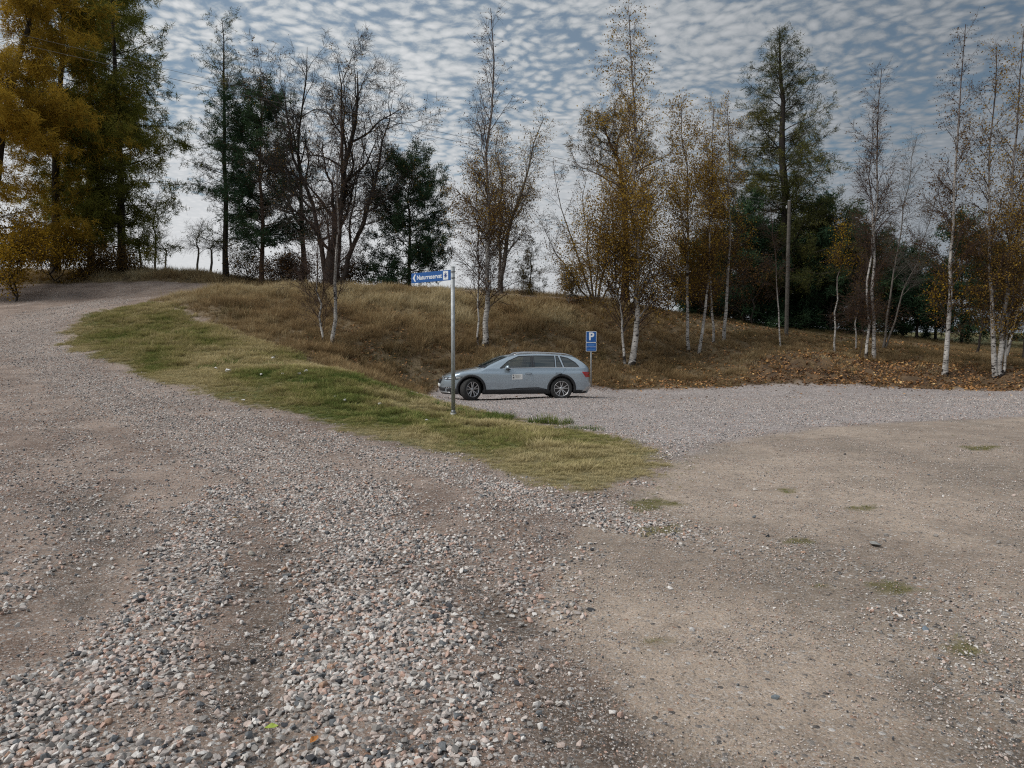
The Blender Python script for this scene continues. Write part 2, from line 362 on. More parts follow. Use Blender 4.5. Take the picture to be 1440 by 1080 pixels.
gp = gb.n('ShaderNodeBsdfPrincipled', {'Base Color': colg, 'Roughness': .9, 'Normal': bmp.outputs[0], 'Specular IOR Level': .25})
finish(gm, gb, gp.outputs[0])
veg = np.clip(M['verge'] + M['bank'] + M['moss'], 0, 1)
tone = np.concatenate([colr, np.ones((len(colr), 1))], 1)
for k, nm in enumerate(['gravel_road', 'parking_area_ground', 'verge_ground', 'bank_ground', 'ground']):
    f = Q[kind == k]
    if not len(f): continue
    used, invx = np.unique(f, return_inverse=True)
    me = np_mesh(nm, V[used], invx.reshape(f.shape), gm, {'tone': tone[used], 'gravel': M['gravel'][used], 'veg': veg[used]}, smooth=True)
    obj(nm, me, kind='structure')
print('ground', len(Q), round(time.time() - T0, 1))

# ------------------------------------------------------------------ scattering of uncountable small stuff
def scatter(name, pts, rot, scl, tint, protos, label, category):
    """one object whose points carry instances of the prototypes"""
    me = bpy.data.meshes.new(name); n = len(pts); me.vertices.add(n); me.vertices.foreach_set('co', np.asarray(pts, np.float32).ravel())
    a = me.attributes.new('rot', 'FLOAT_VECTOR', 'POINT'); a.data.foreach_set('vector', np.asarray(rot, np.float32).ravel())
    scl = np.asarray(scl, np.float32); scl = scl if scl.ndim == 2 else np.repeat(scl[:, None], 3, 1)
    a = me.attributes.new('scl', 'FLOAT_VECTOR', 'POINT'); a.data.foreach_set('vector', scl.ravel())
    a = me.attributes.new('tint', 'FLOAT', 'POINT'); a.data.foreach_set('value', np.asarray(tint, np.float32))
    a = me.attributes.new('pick', 'INT', 'POINT'); a.data.foreach_set('value', RNG.integers(0, len(protos), n).astype(np.int32))
    col_ = bpy.data.collections.new(name + '_shapes')
    for k, pm in enumerate(protos): col_.objects.link(bpy.data.objects.new('%s_shape_%02d' % (name, k), pm))
    o = obj(name, me, label=label, category=category, kind='stuff')
    ng = bpy.data.node_groups.new(name, 'GeometryNodeTree')
    ng.interface.new_socket('Geometry', in_out='INPUT', socket_type='NodeSocketGeometry'); ng.interface.new_socket('Geometry', in_out='OUTPUT', socket_type='NodeSocketGeometry')
    N = ng.nodes; L = ng.links
    gi = N.new('NodeGroupInput'); go = N.new('NodeGroupOutput'); ip = N.new('GeometryNodeInstanceOnPoints'); ci = N.new('GeometryNodeCollectionInfo')
    ci.inputs[0].default_value = col_; ci.inputs['Separate Children'].default_value = True; ci.inputs['Reset Children'].default_value = True
    def na(nm, dt):
        q = N.new('GeometryNodeInputNamedAttribute'); q.data_type = dt; q.inputs[0].default_value = nm; return [s_ for s_ in q.outputs if s_.enabled][0]
    L.new(gi.outputs[0], ip.inputs['Points']); L.new(ci.outputs[0], ip.inputs['Instance']); ip.inputs['Pick Instance'].default_value = True
    L.new(na('pick', 'INT'), ip.inputs['Instance Index'])
    er = N.new('FunctionNodeEulerToRotation'); L.new(na('rot', 'FLOAT_VECTOR'), er.inputs[0]); L.new(er.outputs[0], ip.inputs['Rotation'])
    L.new(na('scl', 'FLOAT_VECTOR'), ip.inputs['Scale']); L.new(ip.outputs[0], go.inputs[0])
    md = o.modifiers.new('scatter', 'NODES'); md.node_group = ng
    return o
RNG = np.random.default_rng(7)
def wedge(d0, d1, n, margin=1.5):  # random ground points in the sector the camera (or one a step aside) sees
    d = np.sqrt(RNG.uniform(d0 * d0, d1 * d1, n)); x = RNG.uniform(-1, 1, n) * (.70 * d + margin); return x, d

# --- loose stones
def stone_mesh(k, flat=.7):
    r = np.random.default_rng(100 + k); bm = bmesh.new()
    for i in range(15):
        p = r.normal(size=3); p /= np.linalg.norm(p); p *= np.array([.5, .5 * r.uniform(.62, .95), .5 * flat * r.uniform(.7, 1.1)]) * r.uniform(.86, 1.05); bm.verts.new(p)
    g = bmesh.ops.convex_hull(bm, input=bm.verts)
    bmesh.ops.delete(bm, geom=[v for v in bm.verts if not v.link_faces], context='VERTS')
    bmesh.ops.bevel(bm, geom=bm.edges[:], offset=.045, segments=1, affect='EDGES', clamp_overlap=True)
    me = bpy.data.meshes.new('stone_%d' % k); bm.to_mesh(me); bm.free(); me.materials.append(stone_m); return me
stone_m, sb_ = material('loose_stone')
_tc = sb_.n('ShaderNodeTexCoord').outputs['Object']
tn = sb_.attr('tint', 'INSTANCER')
c0 = sb_.ramp(tn, [(0, (.07, .072, .08)), (.05, (.15, .16, .17)), (.13, (.28, .265, .25)), (.27, (.44, .40, .375)), (.40, (.56, .46, .41)), (.52, (.52, .36, .295)), (.62, (.60, .53, .49)), (.76, (.62, .59, .555)), (.88, (.74, .71, .68)), (.965, (.44, .29, .21))], 'CONSTANT')
c0 = sb_.mix(.8, c0, sb_.ramp(sb_.noise(_tc, 5.5, 5, .7), [(.3, (.62, .6, .58)), (.7, (1.2, 1.2, 1.2))]), 'MULTIPLY')
sp_ = sb_.n('ShaderNodeBsdfPrincipled', {'Base Color': c0, 'Roughness': .75, 'Specular IOR Level': .3})
finish(stone_m, sb_, sp_.outputs[0])
STONES = [stone_mesh(k, .62 + .04 * k) for k in range(9)]

xs, ys, ss = [], [], []
def add_st(x, y, s): xs.append(x); ys.append(y); ss.append(s)
# big loose stones in the bands
for d0, d1, dens, smin, smax in [(2.2, 5, 2300, .015, .066), (5, 9, 1500, .016, .060), (9, 15, 680, .022, .055), (15, 26, 260, .028, .06), (26, 40, 90, .035, .065)]:
    area = .7 * (d1 * d1 - d0 * d0) + 3 * (d1 - d0); n = int(area * dens); x, y = wedge(d0, d1, n)
    m_ = masks(x, y); pr = m_['gravel'] ** 1.2 * (1 - m_['moss'] * .7)
    clump = sstep(fbm(x * 3.2, y * 3.2, 55, 3), .30, .55); pr = pr * (.35 + .65 * clump)
    k = RNG.random(n) < pr; x = x[k]; y = y[k]; s = smin + (smax - smin) * RNG.beta(1.6, 3.2, len(x)); s *= np.where(m_['lot'][k] > .5, .8, 1) * (1 - .42 * m_['small'][k])
    add_st(x, y, s)
# scattered stones on the dirt and sand, many small
for d0, d1, dens, smin, smax in [(2.2, 4.5, 5200, .004, .026), (4.5, 8, 2600, .006, .028), (8, 13, 800, .010, .032), (13, 22, 120, .016, .036)]:
    area = .7 * (d1 * d1 - d0 * d0) + 3 * (d1 - d0); n = int(area * dens); x, y = wedge(d0, d1, n)
    m_ = masks(x, y); pr = (1 - m_['verge']) * (1 - m_['bank']) * (.18 + .7 * sstep(fbm(x * 2.4, y * 2.4, 57, 4), .38, .66)) * np.where(m_['sand'] > .5, .75, 1)
    k = RNG.random(n) < pr; x = x[k]; y = y[k]; s = smin + (smax - smin) * RNG.beta(1.1, 5.5, len(x))
    add_st(x, y, s)
# a few larger ones
x, y = wedge(2.4, 12, 3200); m_ = masks(x, y); k = (RNG.random(len(x)) < (.10 + .45 * m_['gravel'] + .35 * m_['dark']) * (1 - m_['verge']) * np.where(m_['sand'] > .5, .35, 1)); add_st(x[k], y[k], RNG.uniform(.030, .058, k.sum()))
x = np.concatenate(xs); y = np.concatenate(ys); s = np.concatenate(ss); n = len(x)
z = hgt(x, y) + s * .12 + .004; mk = masks(x, y); z += np.clip(mk['gravel'], 0, 1) * .012 * RNG.random(n) - .03 * mk['dark'] * (y < 12)
rot = np.stack([RNG.normal(0, .35, n), RNG.normal(0, .35, n), RNG.uniform(0, 6.28, n)], -1)
scl = s[:, None] * np.stack([RNG.uniform(.85, 1.25, n), RNG.uniform(.8, 1.1, n), RNG.uniform(.65, 1.1, n)], -1)
scatter('gravel', np.stack([x, y, z], -1), rot, scl, RNG.random(n), STONES, 'loose grey and pink crushed stone spread over the road and parking area', 'gravel')
print('stones', n, round(time.time() - T0, 1))
# ------------------------------------------------------------------ trees
def unit(v): return v / (np.linalg.norm(v, axis=-1, keepdims=True) + 1e-9)
def grow(P0, D0, L, R0, nseg, wander, up, rng, taper=.25, up_end=None):
    N = len(P0); D = unit(D0.copy()); P = [P0]; st = (L / nseg)[:, None]
    for s in range(nseg):
        u = up if up_end is None else up + (up_end - up) * s / max(1, nseg - 1)
        D = D + rng.normal(0, wander, (N, 3)); D[:, 2] += u; D = unit(D); P.append(P[-1] + D * st)
    t = np.linspace(0, 1, nseg + 1)[None]
    return dict(p=np.stack(P, 1), r=R0[:, None] * (1 - (1 - taper) * t))
def spawn(br, n, tlo, thi, ang, rng, flat=0.0, ang_tip=None):
    """n child origins per parent; returns position, direction, parent t, parent index, parent radius"""
    p, r = br['p'], br['r']; N, S, _ = p.shape; S -= 1
    n = np.full(N, n) if np.isscalar(n) else n
    idx = np.repeat(np.arange(N), n); k = np.concatenate([np.arange(c) for c in n]) if len(n) else np.array([])
    t = tlo + (thi - tlo) * (k + rng.random(len(k))) / np.repeat(n, n)
    f = np.clip(t * S, 0, S - 1e-4); i = f.astype(int); fr = (f - i)[:, None]
    pos = p[idx, i] * (1 - fr) + p[idx, i + 1] * fr; tan = unit(p[idx, i + 1] - p[idx, i]); rad = r[idx, i] * (1 - fr[:, 0]) + r[idx, i + 1] * fr[:, 0]
    a = unit(rng.normal(size=(len(t), 3))); a[:, 2] *= (1 - flat); a = a - (a * tan).sum(1, keepdims=True) * tan; a = unit(a)
    an = ang if ang_tip is None else ang + (ang_tip - ang) * t
    an = np.radians(an + rng.normal(0, 8, len(t)))[:, None]
    return pos, np.cos(an) * tan + np.sin(an) * a, t, idx, rad
def tubes(levels, sides):
    Vs, Fs, Rr = [], [], []; off = 0
    for br, S in zip(levels, sides):
        p, r = br['p'], br['r']; N, K, _ = p.shape
        if N == 0: continue
        tan = np.empty_like(p); tan[:, 1:-1] = p[:, 2:] - p[:, :-2]; tan[:, 0] = p[:, 1] - p[:, 0]; tan[:, -1] = p[:, -1] - p[:, -2]; tan = unit(tan)
        ref = np.where(np.abs(tan[:, :1, 2:3]) > .8, np.array([1., 0, 0]), np.array([0, 0, 1.])); ref = np.broadcast_to(ref, tan.shape)
        a = unit(np.cross(tan, ref)); c = np.cross(tan, a)
        th = np.arange(S) * 2 * math.pi / S
        V = p[:, :, None] + r[:, :, None, None] * (np.cos(th)[None, None, :, None] * a[:, :, None] + np.sin(th)[None, None, :, None] * c[:, :, None])
        id_ = off + np.arange(N * K * S).reshape(N, K, S); nx = np.roll(id_, -1, 2)
        F = np.stack([id_[:, :-1], nx[:, :-1], nx[:, 1:], id_[:, 1:]], -1).reshape(-1, 4)
        Vs.append(V.reshape(-1, 3)); Fs.append(F); Rr.append(np.broadcast_to(r[:, :, None], (N, K, S)).ravel()); off += N * K * S
    return np.concatenate(Vs), np.concatenate(Fs), np.concatenate(Rr)
def leaf_cards(br, n, size, aspect, spread, rng, follow=0.0, droop=0.0, clump=0.0, tlo=0.0, quad=True, keep=None, cs=1.2):
    p = br['p']; N, K, _ = p.shape
    bl = np.linalg.norm(p[:, -1] - p[:, 0], axis=1) ** 1.15; cdf = np.cumsum(bl); b_ = np.minimum(np.searchsorted(cdf, rng.random(n) * cdf[-1]), N - 1); t = tlo + (1 - tlo) * rng.random(n); f = t * (K - 1.001); i = f.astype(int); fr = (f - i)[:, None]
    pos = p[b_, i] * (1 - fr) + p[b_, i + 1] * fr; tan = unit(p[b_, i + 1] - p[b_, i])
    if keep is not None:
        k = rng.random(n) < keep(pos); pos, tan = pos[k], tan[k]
    if clump:
        nz = fbm(pos[:, 0] * cs + pos[:, 2] * .9, pos[:, 1] * cs - pos[:, 2] * cs, 3, 3); k = rng.random(len(pos)) < (1 - clump) + clump * sstep(nz, .40, .60); pos, tan = pos[k], tan[k]
    n = len(pos); pos = pos + rng.normal(0, spread, (n, 3))
    d = unit(tan * follow + rng.normal(0, 1, (n, 3)) * (1 - follow * .6)); d[:, 2] -= droop; d = unit(d)
    s_ = unit(np.cross(d, rng.normal(size=(n, 3)))); L = size * rng.uniform(.6, 1.3, n)[:, None]; W = L * aspect
    if quad:
        V = np.stack([pos, pos + d * L * .5 + s_ * W * .5, pos + d * L, pos + d * L * .5 - s_ * W * .5], 1)
        F = np.arange(n * 4).reshape(n, 4); m = 4
    else:
        V = np.stack([pos - s_ * W * .5, pos + s_ * W * .5, pos + d * L], 1); F = np.arange(n * 3).reshape(n, 3); m = 3
    g = sstep(fbm(pos[:, 0] * .8, pos[:, 2] * .8 + pos[:, 1] * .6, 8, 3), .3, .7)
    tint = np.repeat(np.clip(g * .55 + rng.random(n) * .45, 0, 1), m)
    return V.reshape(-1, 3), F, tint

def bark(name, cols, white=False):
    m, bb = material(name); tc_ = bb.n('ShaderNodeTexCoord').outputs['Object']; ra = bb.attr('rad'); hz = bb.attr('hgt')
    st = bb.vmul(tc_, (1, 1, .12)); nz = bb.noise(st, 22, 5, .65); big_ = bb.noise(tc_, 2.5, 4, .6)
    base = bb.ramp(nz, [(.3, cols[0]), (.7, cols[1])])
    h_ = bb.m('MULTIPLY', nz, .02)
    if white:
        lw = bb.noise(bb.vmul(tc_, (5, 5, 26)), 1.0, 5, .7); patch = bb.noise(bb.vmul(tc_, (3.4, 3.4, 4.6)), 1.0, 4, .65)
        blk = bb.m('MAXIMUM', bb.ss(lw, .56, .62), bb.ss(bb.m('ADD', patch, bb.m('MULTIPLY', bb.ss(hz, .8, .0), .14)), .59, .65))
        wcol = bb.mix(bb.ss(big_, .3, .7), (.33, .31, .29, 1), (.56, .54, .51, 1))
        wb = bb.mix(blk, wcol, (.035, .03, .028, 1))
        base = bb.mix(bb.m('MULTIPLY', bb.ss(ra, .016, .036), bb.ss(hz, 11.0, 3.5, .35, 1.0)), bb.mix(.5, base, (.075, .045, .035, 1)), wb)
        h_ = bb.m('MULTIPLY', blk, .01)
    base = bb.mix(1.0, base, bb.ramp(big_, [(.3, (.75, .75, .75)), (.7, (1.15, 1.15, 1.15))]), 'MULTIPLY')
    bp = bb.n('ShaderNodeBump', {'Strength': .8, 'Distance': 1.0, 'Height': h_})
    p = bb.n('ShaderNodeBsdfPrincipled', {'Base Color': base, 'Roughness': .85, 'Normal': bp.outputs[0], 'Specular IOR Level': .2})
    return finish(m, bb, p.outputs[0])
def foliage(name, stops, transl=.35):
    m, bb = material(name); t_ = bb.attr('tint'); c = bb.ramp(t_, stops)
    d = bb.n('ShaderNodeBsdfDiffuse', {'Color': c}); tr_ = bb.n('ShaderNodeBsdfTranslucent', {'Color': c})
    mx = bb.n('ShaderNodeMixShader', {0: transl, 1: d.outputs[0], 2: tr_.outputs[0]}); return finish(m, bb, mx.outputs[0])
BARK = {'birch': bark('birch_bark', ((.05, .035, .03), (.10, .075, .062)), True), 'dark': bark('dark_bark', ((.022, .018, .016), (.068, .057, .05))),
        'pine': bark('pine_bark', ((.06, .04, .03), (.17, .105, .07))), 'grey': bark('grey_bark', ((.08, .072, .065), (.19, .17, .15)))}
LEAF = {'gold': foliage('golden_leaves', [(0, (.13, .085, .025)), (.45, (.31, .19, .035)), (.8, (.43, .28, .05)), (1, (.52, .38, .08))]),
        'rust': foliage('rusty_leaves', [(0, (.10, .065, .03)), (.5, (.23, .145, .045)), (1, (.36, .23, .06))]),
        'brown': foliage('brown_leaves', [(0, (.05, .03, .016)), (.6, (.12, .07, .03)), (1, (.26, .15, .04))]),
        'yellow': foliage('yellow_leaves', [(0, (.14, .085, .015)), (.5, (.34, .21, .025)), (1, (.52, .36, .04))]),
        'larchgold': foliage('golden_larch_needles', [(0, (.20, .14, .028)), (.5, (.44, .29, .045)), (1, (.58, .41, .07))], .42),
        'larch': foliage('olive_larch_needles', [(0, (.09, .10, .03)), (.5, (.19, .20, .045)), (.85, (.29, .27, .06)), (1, (.38, .28, .06))], .42),
        'larchdark': foliage('dark_larch_needles', [(0, (.04, .046, .02)), (.6, (.085, .09, .034)), (1, (.16, .135, .04))]),
        'pine': foliage('pine_needles', [(0, (.022, .045, .026)), (.6, (.052, .092, .050)), (1, (.09, .135, .062))], .2),
        'pinebrown': foliage('browned_pine_needles', [(0, (.03, .03, .012)), (.5, (.08, .065, .02)), (1, (.17, .11, .025))], .2)}

def stem_path(pts, n=9, wig=.12, rng=None):
    pts = np.asarray(pts, float); t = np.linspace(0, 1, len(pts)); tt = np.linspace(0, 1, n)
    p = np.stack([np.interp(tt, t, pts[:, k]) for k in range(3)], 1)
    for _ in range(2): p[1:-1] = .25 * p[:-2] + .5 * p[1:-1] + .25 * p[2:]
    if rng is not None: p[1:-1, :2] += rng.normal(0, wig, (n - 2, 2)) * np.linspace(.4, 1, n - 2)[:, None]
    return p
PROF = {'birch': lambda t: np.sin(np.pi * np.clip((t - .12) / .95, 0, 1)) ** .6 * (1 - .55 * t), 'cone': lambda t: (1.05 - t) ** .8, 'larch': lambda t: np.clip(1.12 - t, 0, 1) ** .62 * (.72 + .28 * np.sin(t * 21)),
        'column': lambda t: np.clip(1.25 - t, 0, 1) ** .5, 'pine': lambda t: np.sin(np.pi * np.clip(t * .85 + .16, 0, 1)) ** .7}
def per(n, L, lo=2):
    return np.clip(np.round(n * (L / (L.mean() + 1e-9)) ** 1.1), lo, n * 3).astype(int)
def species(kind, stems, cr, rng, o):
    """stems: list of (points, radius). Returns levels, sides and leaf-bearing levels"""
    n0 = 11; P = np.stack([stem_path(s[0], n0, o.get('wig', .08), rng) for s in stems]); r0 = np.array([s[1] for s in stems])
    tt = np.linspace(0, 1, n0)[None]; rad = r0[:, None] * (o.get('rs') or {'larch': .72, 'spruce': .7, 'oak': .8}.get(kind, 1)) * ((1 - tt) ** .85 * .93 + .05) * (1 + .30 * np.exp(-tt * 28))
    tr = dict(p=P, r=np.maximum(rad, .012)); H = np.linalg.norm(P[:, -1] - P[:, 0], axis=1)
    if kind == 'birch':
        n1 = o.get('n1', 46); pos, d, t, ix, pr = spawn(tr, n1, o.get('t0', .22), .985, 42, rng, ang_tip=26); L = cr * PROF['birch'](t) * rng.uniform(.55, 1.2, len(t)) * 1.25 + .25
        b1 = grow(pos, d, L, np.minimum(pr * .45, .004 + L * .0105), 7, .09, .045, rng, .2, -.05)
        pos, d, t, ix, pr = spawn(b1, per(o.get('n2', 8), L), .18, 1, 38, rng); L2 = L[ix] * rng.uniform(.22, .5, len(t)) * (1.15 - .5 * t)
        b2 = grow(pos, d, L2, np.minimum(pr * .6, .0085), 3, .11, .0, rng, .4, -.12)
        pos, d, t, ix, pr = spawn(b2, per(o.get('n3', 5), L2), .15, 1, 35, rng); L3 = rng.uniform(.18, .55, len(t)) * o.get('tw', 1)
        b3 = grow(pos, d, L3, np.full(len(t), .0046), 1, .14, -.12, rng, .6)
        return [tr, b1, b2, b3], [9, 5, 3, 3], [b2, b3]
    if kind in ('larch', 'spruce'):
        thin = o.get('thin', False)
        n1 = o.get('n1', 85); pos, d, t, ix, pr = spawn(tr, n1, o.get('t0', .10), .985, 84, rng, ang_tip=50); L = cr * PROF[o.get('prof', 'larch')](t) * rng.uniform(.6, 1.12, len(t)) + .2
        b1 = grow(pos, d, L, np.minimum(pr * .4, .006 + L * .0085), 7, .07, o.get('up', -.03), rng, .2, o.get('upe', .07))
        pos, d, t, ix, pr = spawn(b1, per(o.get('n2', 11), L), .15, 1, 55, rng, flat=.6); L2 = np.minimum(L[ix] * rng.uniform(.18, .42, len(t)) * (1.1 - .5 * t), 1.4)
        b2 = grow(pos, d, L2, np.minimum(pr * .6, .008), 2, .10, o.get('dr', -.10), rng, .4)
        pos, d, t, ix, pr = spawn(b2, per(o.get('n3', 3), L2, 1), .2, 1, 50, rng); L3 = rng.uniform(.12, .35, len(t))
        b3 = grow(pos, d, L3, np.full(len(t), .0045), 1, .1, o.get('dr', -.1), rng, .6)
        return ([tr, b1, b2], [10, 4, 3], [b2, b3]) if thin else ([tr, b1, b2, b3], [10, 5, 3, 3], [b2, b3])
    if kind == 'pine':
        n1 = o.get('n1', 44); pos, d, t, ix, pr = spawn(tr, n1, o.get('t0', .25), .985, 72, rng, ang_tip=35); L = cr * PROF[o.get('prof', 'pine')](t) * rng.uniform(.5, 1.15, len(t)) + .15
        b1 = grow(pos, d, L, np.minimum(pr * .45, .008 + L * .012), 6, .13, .02, rng, .25, .10)
        pos, d, t, ix, pr = spawn(b1, per(o.get('n2', 9), L), .3, 1, 48, rng); L2 = np.minimum(L[ix] * rng.uniform(.2, .45, len(t)), 1.1)
        b2 = grow(pos, d, L2, np.minimum(pr * .6, .011), 3, .13, .07, rng, .4)
        pos, d, t, ix, pr = spawn(b2, per(o.get('n3', 4), L2, 1), .3, 1, 45, rng); L3 = rng.uniform(.12, .32, len(t))
        b3 = grow(pos, d, L3, np.full(len(t), .005), 1, .1, .08, rng, .6)
        return [tr, b1, b2, b3], [10, 5, 3, 3], [b2, b3]
    if kind == 'oak':
        n1 = o.get('n1', 12); pos, d, t, ix, pr = spawn(tr, n1, o.get('t0', .2), .95, 48, rng, ang_tip=34); L = cr * rng.uniform(.8, 1.25, len(t)) * (1.12 - .45 * t)
        b1 = grow(pos, d, L, np.minimum(pr * .62, .02 + L * .018), 9, .17, .05, rng, .22, .03)
        pos, d, t, ix, pr = spawn(b1, per(o.get('n2', 9), L), .18, 1, 48, rng); L2 = L[ix] * rng.uniform(.25, .55, len(t)) * (1.15 - .5 * t)
        b2 = grow(pos, d, L2, np.minimum(pr * .6, .028), 6, .20, .05, rng, .3)
        pos, d, t, ix, pr = spawn(b2, per(o.get('n3', 8), L2), .15, 1, 48, rng); L3 = np.minimum(L2[ix] * rng.uniform(.25, .6, len(t)), 1.3)
        b3 = grow(pos, d, L3, np.minimum(pr * .6, .012), 3, .2, .05, rng, .4)
        pos, d, t, ix, pr = spawn(b3, o.get('n4', 4), .2, 1, 45, rng); L4 = rng.uniform(.2, .55, len(t))
        b4 = grow(pos, d, L4, np.full(len(t), .0075), 1, .2, .04, rng, .6)
        return [tr, b1, b2, b3, b4], [12, 7, 4, 3, 3], [b3, b4]
TREE_TRIS = [0]
def make_tree(name, label, category, kind, stems, cr, seed, barkm, leaves, group=None, **o):
    """leaves: list of dicts (level index -2/-1, n, size, aspect, spread, mat, ...)"""
    rng = np.random.default_rng(seed); base = np.array(stems[0][0][0], float)
    st = [([np.asarray(p) - base for p in s[0]], s[1]) for s in stems]
    for s in st: s[0][0] = s[0][0] - np.array([0, 0, .25])
    lv, sides, lb = species(kind, st, cr, rng, o)
    t = thing(name, base, label=label, category=category)
    if group: t['group'] = group
    V, F, Rr = tubes(lv, sides)
    me = np_mesh(name + '_trunk', V, F, BARK[barkm], {'rad': Rr, 'hgt': V[:, 2]}, smooth=True); obj('trunk', me, t); TREE_TRIS[0] += len(F) * 2
    byp = {}
    for lf in leaves:
        lf = dict(lf); src = lb[lf.pop('lv', 1)]; mt = lf.pop('mat'); V, F, ti = leaf_cards(src, rng=rng, **lf); byp.setdefault(mt, []).append((V, F, ti))
    for mt, parts in byp.items():
        off = 0; Vs, Fs, Ts = [], {}, []
        for V, F, ti in parts: Vs.append(V); Fs.setdefault(F.shape[1], []).append(F + off); Ts.append(ti); off += len(V)
        me = np_mesh(name + '_' + mt, np.concatenate(Vs), [np.concatenate(f) for f in Fs.values()], LEAF[mt], {'tint': np.concatenate(Ts)})
        obj('crown', me, t); TREE_TRIS[0] += sum(sum(len(q) for q in f) * (k - 2) for k, f in Fs.items())
    return t
def path_px(pix, d, dd=0.0):
    """a stem through these places of the photo; the first is its foot. d None: stands where the sight line meets the ground"""
    if d is None: fx, fy = hit(*pix[0]); 
    else: r = ray(*pix[0]); fy = d; fx = r[0] / r[1] * d
    out = [np.array([fx, fy, float(hgt(fx, fy))])]
    for k, q in enumerate(pix[1:]): out.append(at(q[0], q[1], fy + dd * (k + 1) / len(pix[1:])))
    return out
def T(label, cat, kind, pix, d, cr, rad, seed, barkm, leaves, more=(), name=None, **o):
    first = path_px(pix, d); stems = [(first, rad)]
    for mp, mr in more:
        q = path_px(mp, first[0][1]); stems.append((q, mr))
    return make_tree(name or cat.replace(' ', '_') + ('_tree' if cat in ('birch', 'larch', 'pine', 'spruce', 'oak') else ''), label, cat, kind, stems, cr, seed, barkm, leaves, **o)
def LB(n, mat, size=.065, aspect=.75, spread=.10, lv=1, **k): return dict(lv=lv, n=n, size=size, aspect=aspect, spread=spread, mat=mat, **k)
def LN(n, mat, size=.10, aspect=.16, spread=.02, lv=1, **k): return dict(lv=lv, n=n, size=size, aspect=aspect, spread=spread, mat=mat, quad=False, follow=.5, **k)

# ---- left group: tall larches
T('tall golden larch at the left edge with a dark leaning trunk showing through', 'larch', 'larch', [(-25, 386), (5, 150), (45, 20), (75, -150)], 40, 5.2, .38, 11, 'dark', [LN(50000, 'larchgold', .32, .12, .08), LN(20000, 'larchgold', .32, .12, .08, lv=0)], n1=140, dr=-.35, n2=12, thin=True, up=-.05, upe=-.02)
T('large golden larch behind the yellow bushes, second trunk from the left edge', 'larch', 'larch', [(78, 384), (76, 200), (90, 60), (100, -160)], 44, 5.0, .36, 12, 'dark', [LN(30000, 'larchgold', .32, .12, .08), LN(40000, 'larch', .30, .11, .08, lv=0)], n1=140, dr=-.30, n2=12, thin=True, t0=.16)
T('broad olive green larch with drooping boughs, nearest the road bend', 'larch', 'larch', [(172, 386), (168, 250), (160, 60), (150, -150)], 47, 3.9, .36, 13, 'dark', [LN(62000, 'larch', .31, .125, .08), LN(32000, 'larch', .28, .11, .07, lv=0)], n1=150, dr=-.22, n2=12, thin=True, t0=.08, up=-.06, upe=.03, prof='pine')
T('thinner olive larch standing between the golden larches', 'larch', 'larch', [(128, 386), (126, 200), (128, 20), (132, -120)], 51, 4.0, .3, 14, 'dark', [LN(38000, 'larch', .32, .13, .08), LN(24000, 'larch', .30, .12, .08, lv=0)], n1=120, dr=-.25, n2=11, thin=True, t0=.1)
T('bare topped larch with a thin pointed crown right of the road bend', 'larch', 'larch', [(318, 392), (317, 250), (314, 120), (312, 26)], 46, 3.6, .24, 15, 'dark', [LN(11000, 'larchdark', .13, .2, .04), LN(6000, 'larch', .13, .2, .04, lv=0)], n1=100, t0=.10, dr=-.05, up=.02, upe=.05, n2=9)
T('dark green pine between the pointed larch and the bare trees', 'pine', 'spruce', [(368, 402), (368, 300), (366, 200), (366, 112)], 44, 3.5, .2, 16, 'pine', [LN(46000, 'pine', .20, .18, .09), LN(22000, 'pine', .20, .18, .09, lv=0)], n1=78, t0=.14, prof='pine', up=.02, upe=.06, dr=.02, n2=10)
T('tall bare limbed tree with upright forks left of the big spreading tree', 'tree', 'oak', [(428, 400), (426, 300), (420, 200), (432, 66)], 46, 3.4, .22, 17, 'dark', [LB(700, 'brown', .07, clump=.5)], name='bare_tree', n1=15, t0=.22, n2=7, n3=6, n4=4)
T('big bare spreading tree with thick dark forked trunks and few brown leaves', 'tree', 'oak', [(463, 408), (467, 320), (490, 220), (503, 100)], 41, 3.9, .40, 18, 'dark', [LB(4500, 'brown', .08, clump=.5), LB(2800, 'rust', .08, clump=.8)],
  more=[([(470, 408), (480, 310), (484, 200), (474, 85)], .24), ([(461, 408), (446, 310), (412, 200), (392, 110)], .2), ([(470, 408), (505, 335), (536, 240), (552, 140)], .2)], name='bare_tree', n1=10, t0=.16, n2=10, n3=7, n4=4, wig=.16)
T('dense dark green pine with a rounded crown just left of the blue arrow sign', 'pine', 'spruce', [(575, 418), (576, 330), (574, 270), (572, 232)], 43, 2.7, .15, 19, 'pine', [LN(40000, 'pine', .19, .18, .08), LN(16000, 'pine', .19, .18, .08, lv=0), LB(2500, 'gold', .08, clump=.8)], n1=74, t0=.03, prof='column', up=.01, upe=.05, dr=.03, n2=10)
T('twin stemmed young birch on the grassy bank left of the arrow sign', 'birch', 'birch', [(466, 487), (472, 420), (477, 300), (479, 165)], None, 1.6, .085, 20, 'birch', [LB(650, 'brown', .05)], more=[([(458, 489), (450, 440), (446, 380), (452, 270)], .05)], n1=30, t0=.15)
T('birch with a black and white base growing behind the parked car', 'birch', 'birch', [(681, 486), (687, 430), (686, 250), (690, 12)], None, 2.0, .14, 21, 'birch', [LB(5000, 'brown', .06), LB(6000, 'gold', .065, keep=lambda p: sstep(-np.abs(p[:, 2] - 6.2), -2.6, -1))], more=[([(672, 486), (673, 420), (674, 330), (668, 240)], .045)], n1=54, t0=.24)
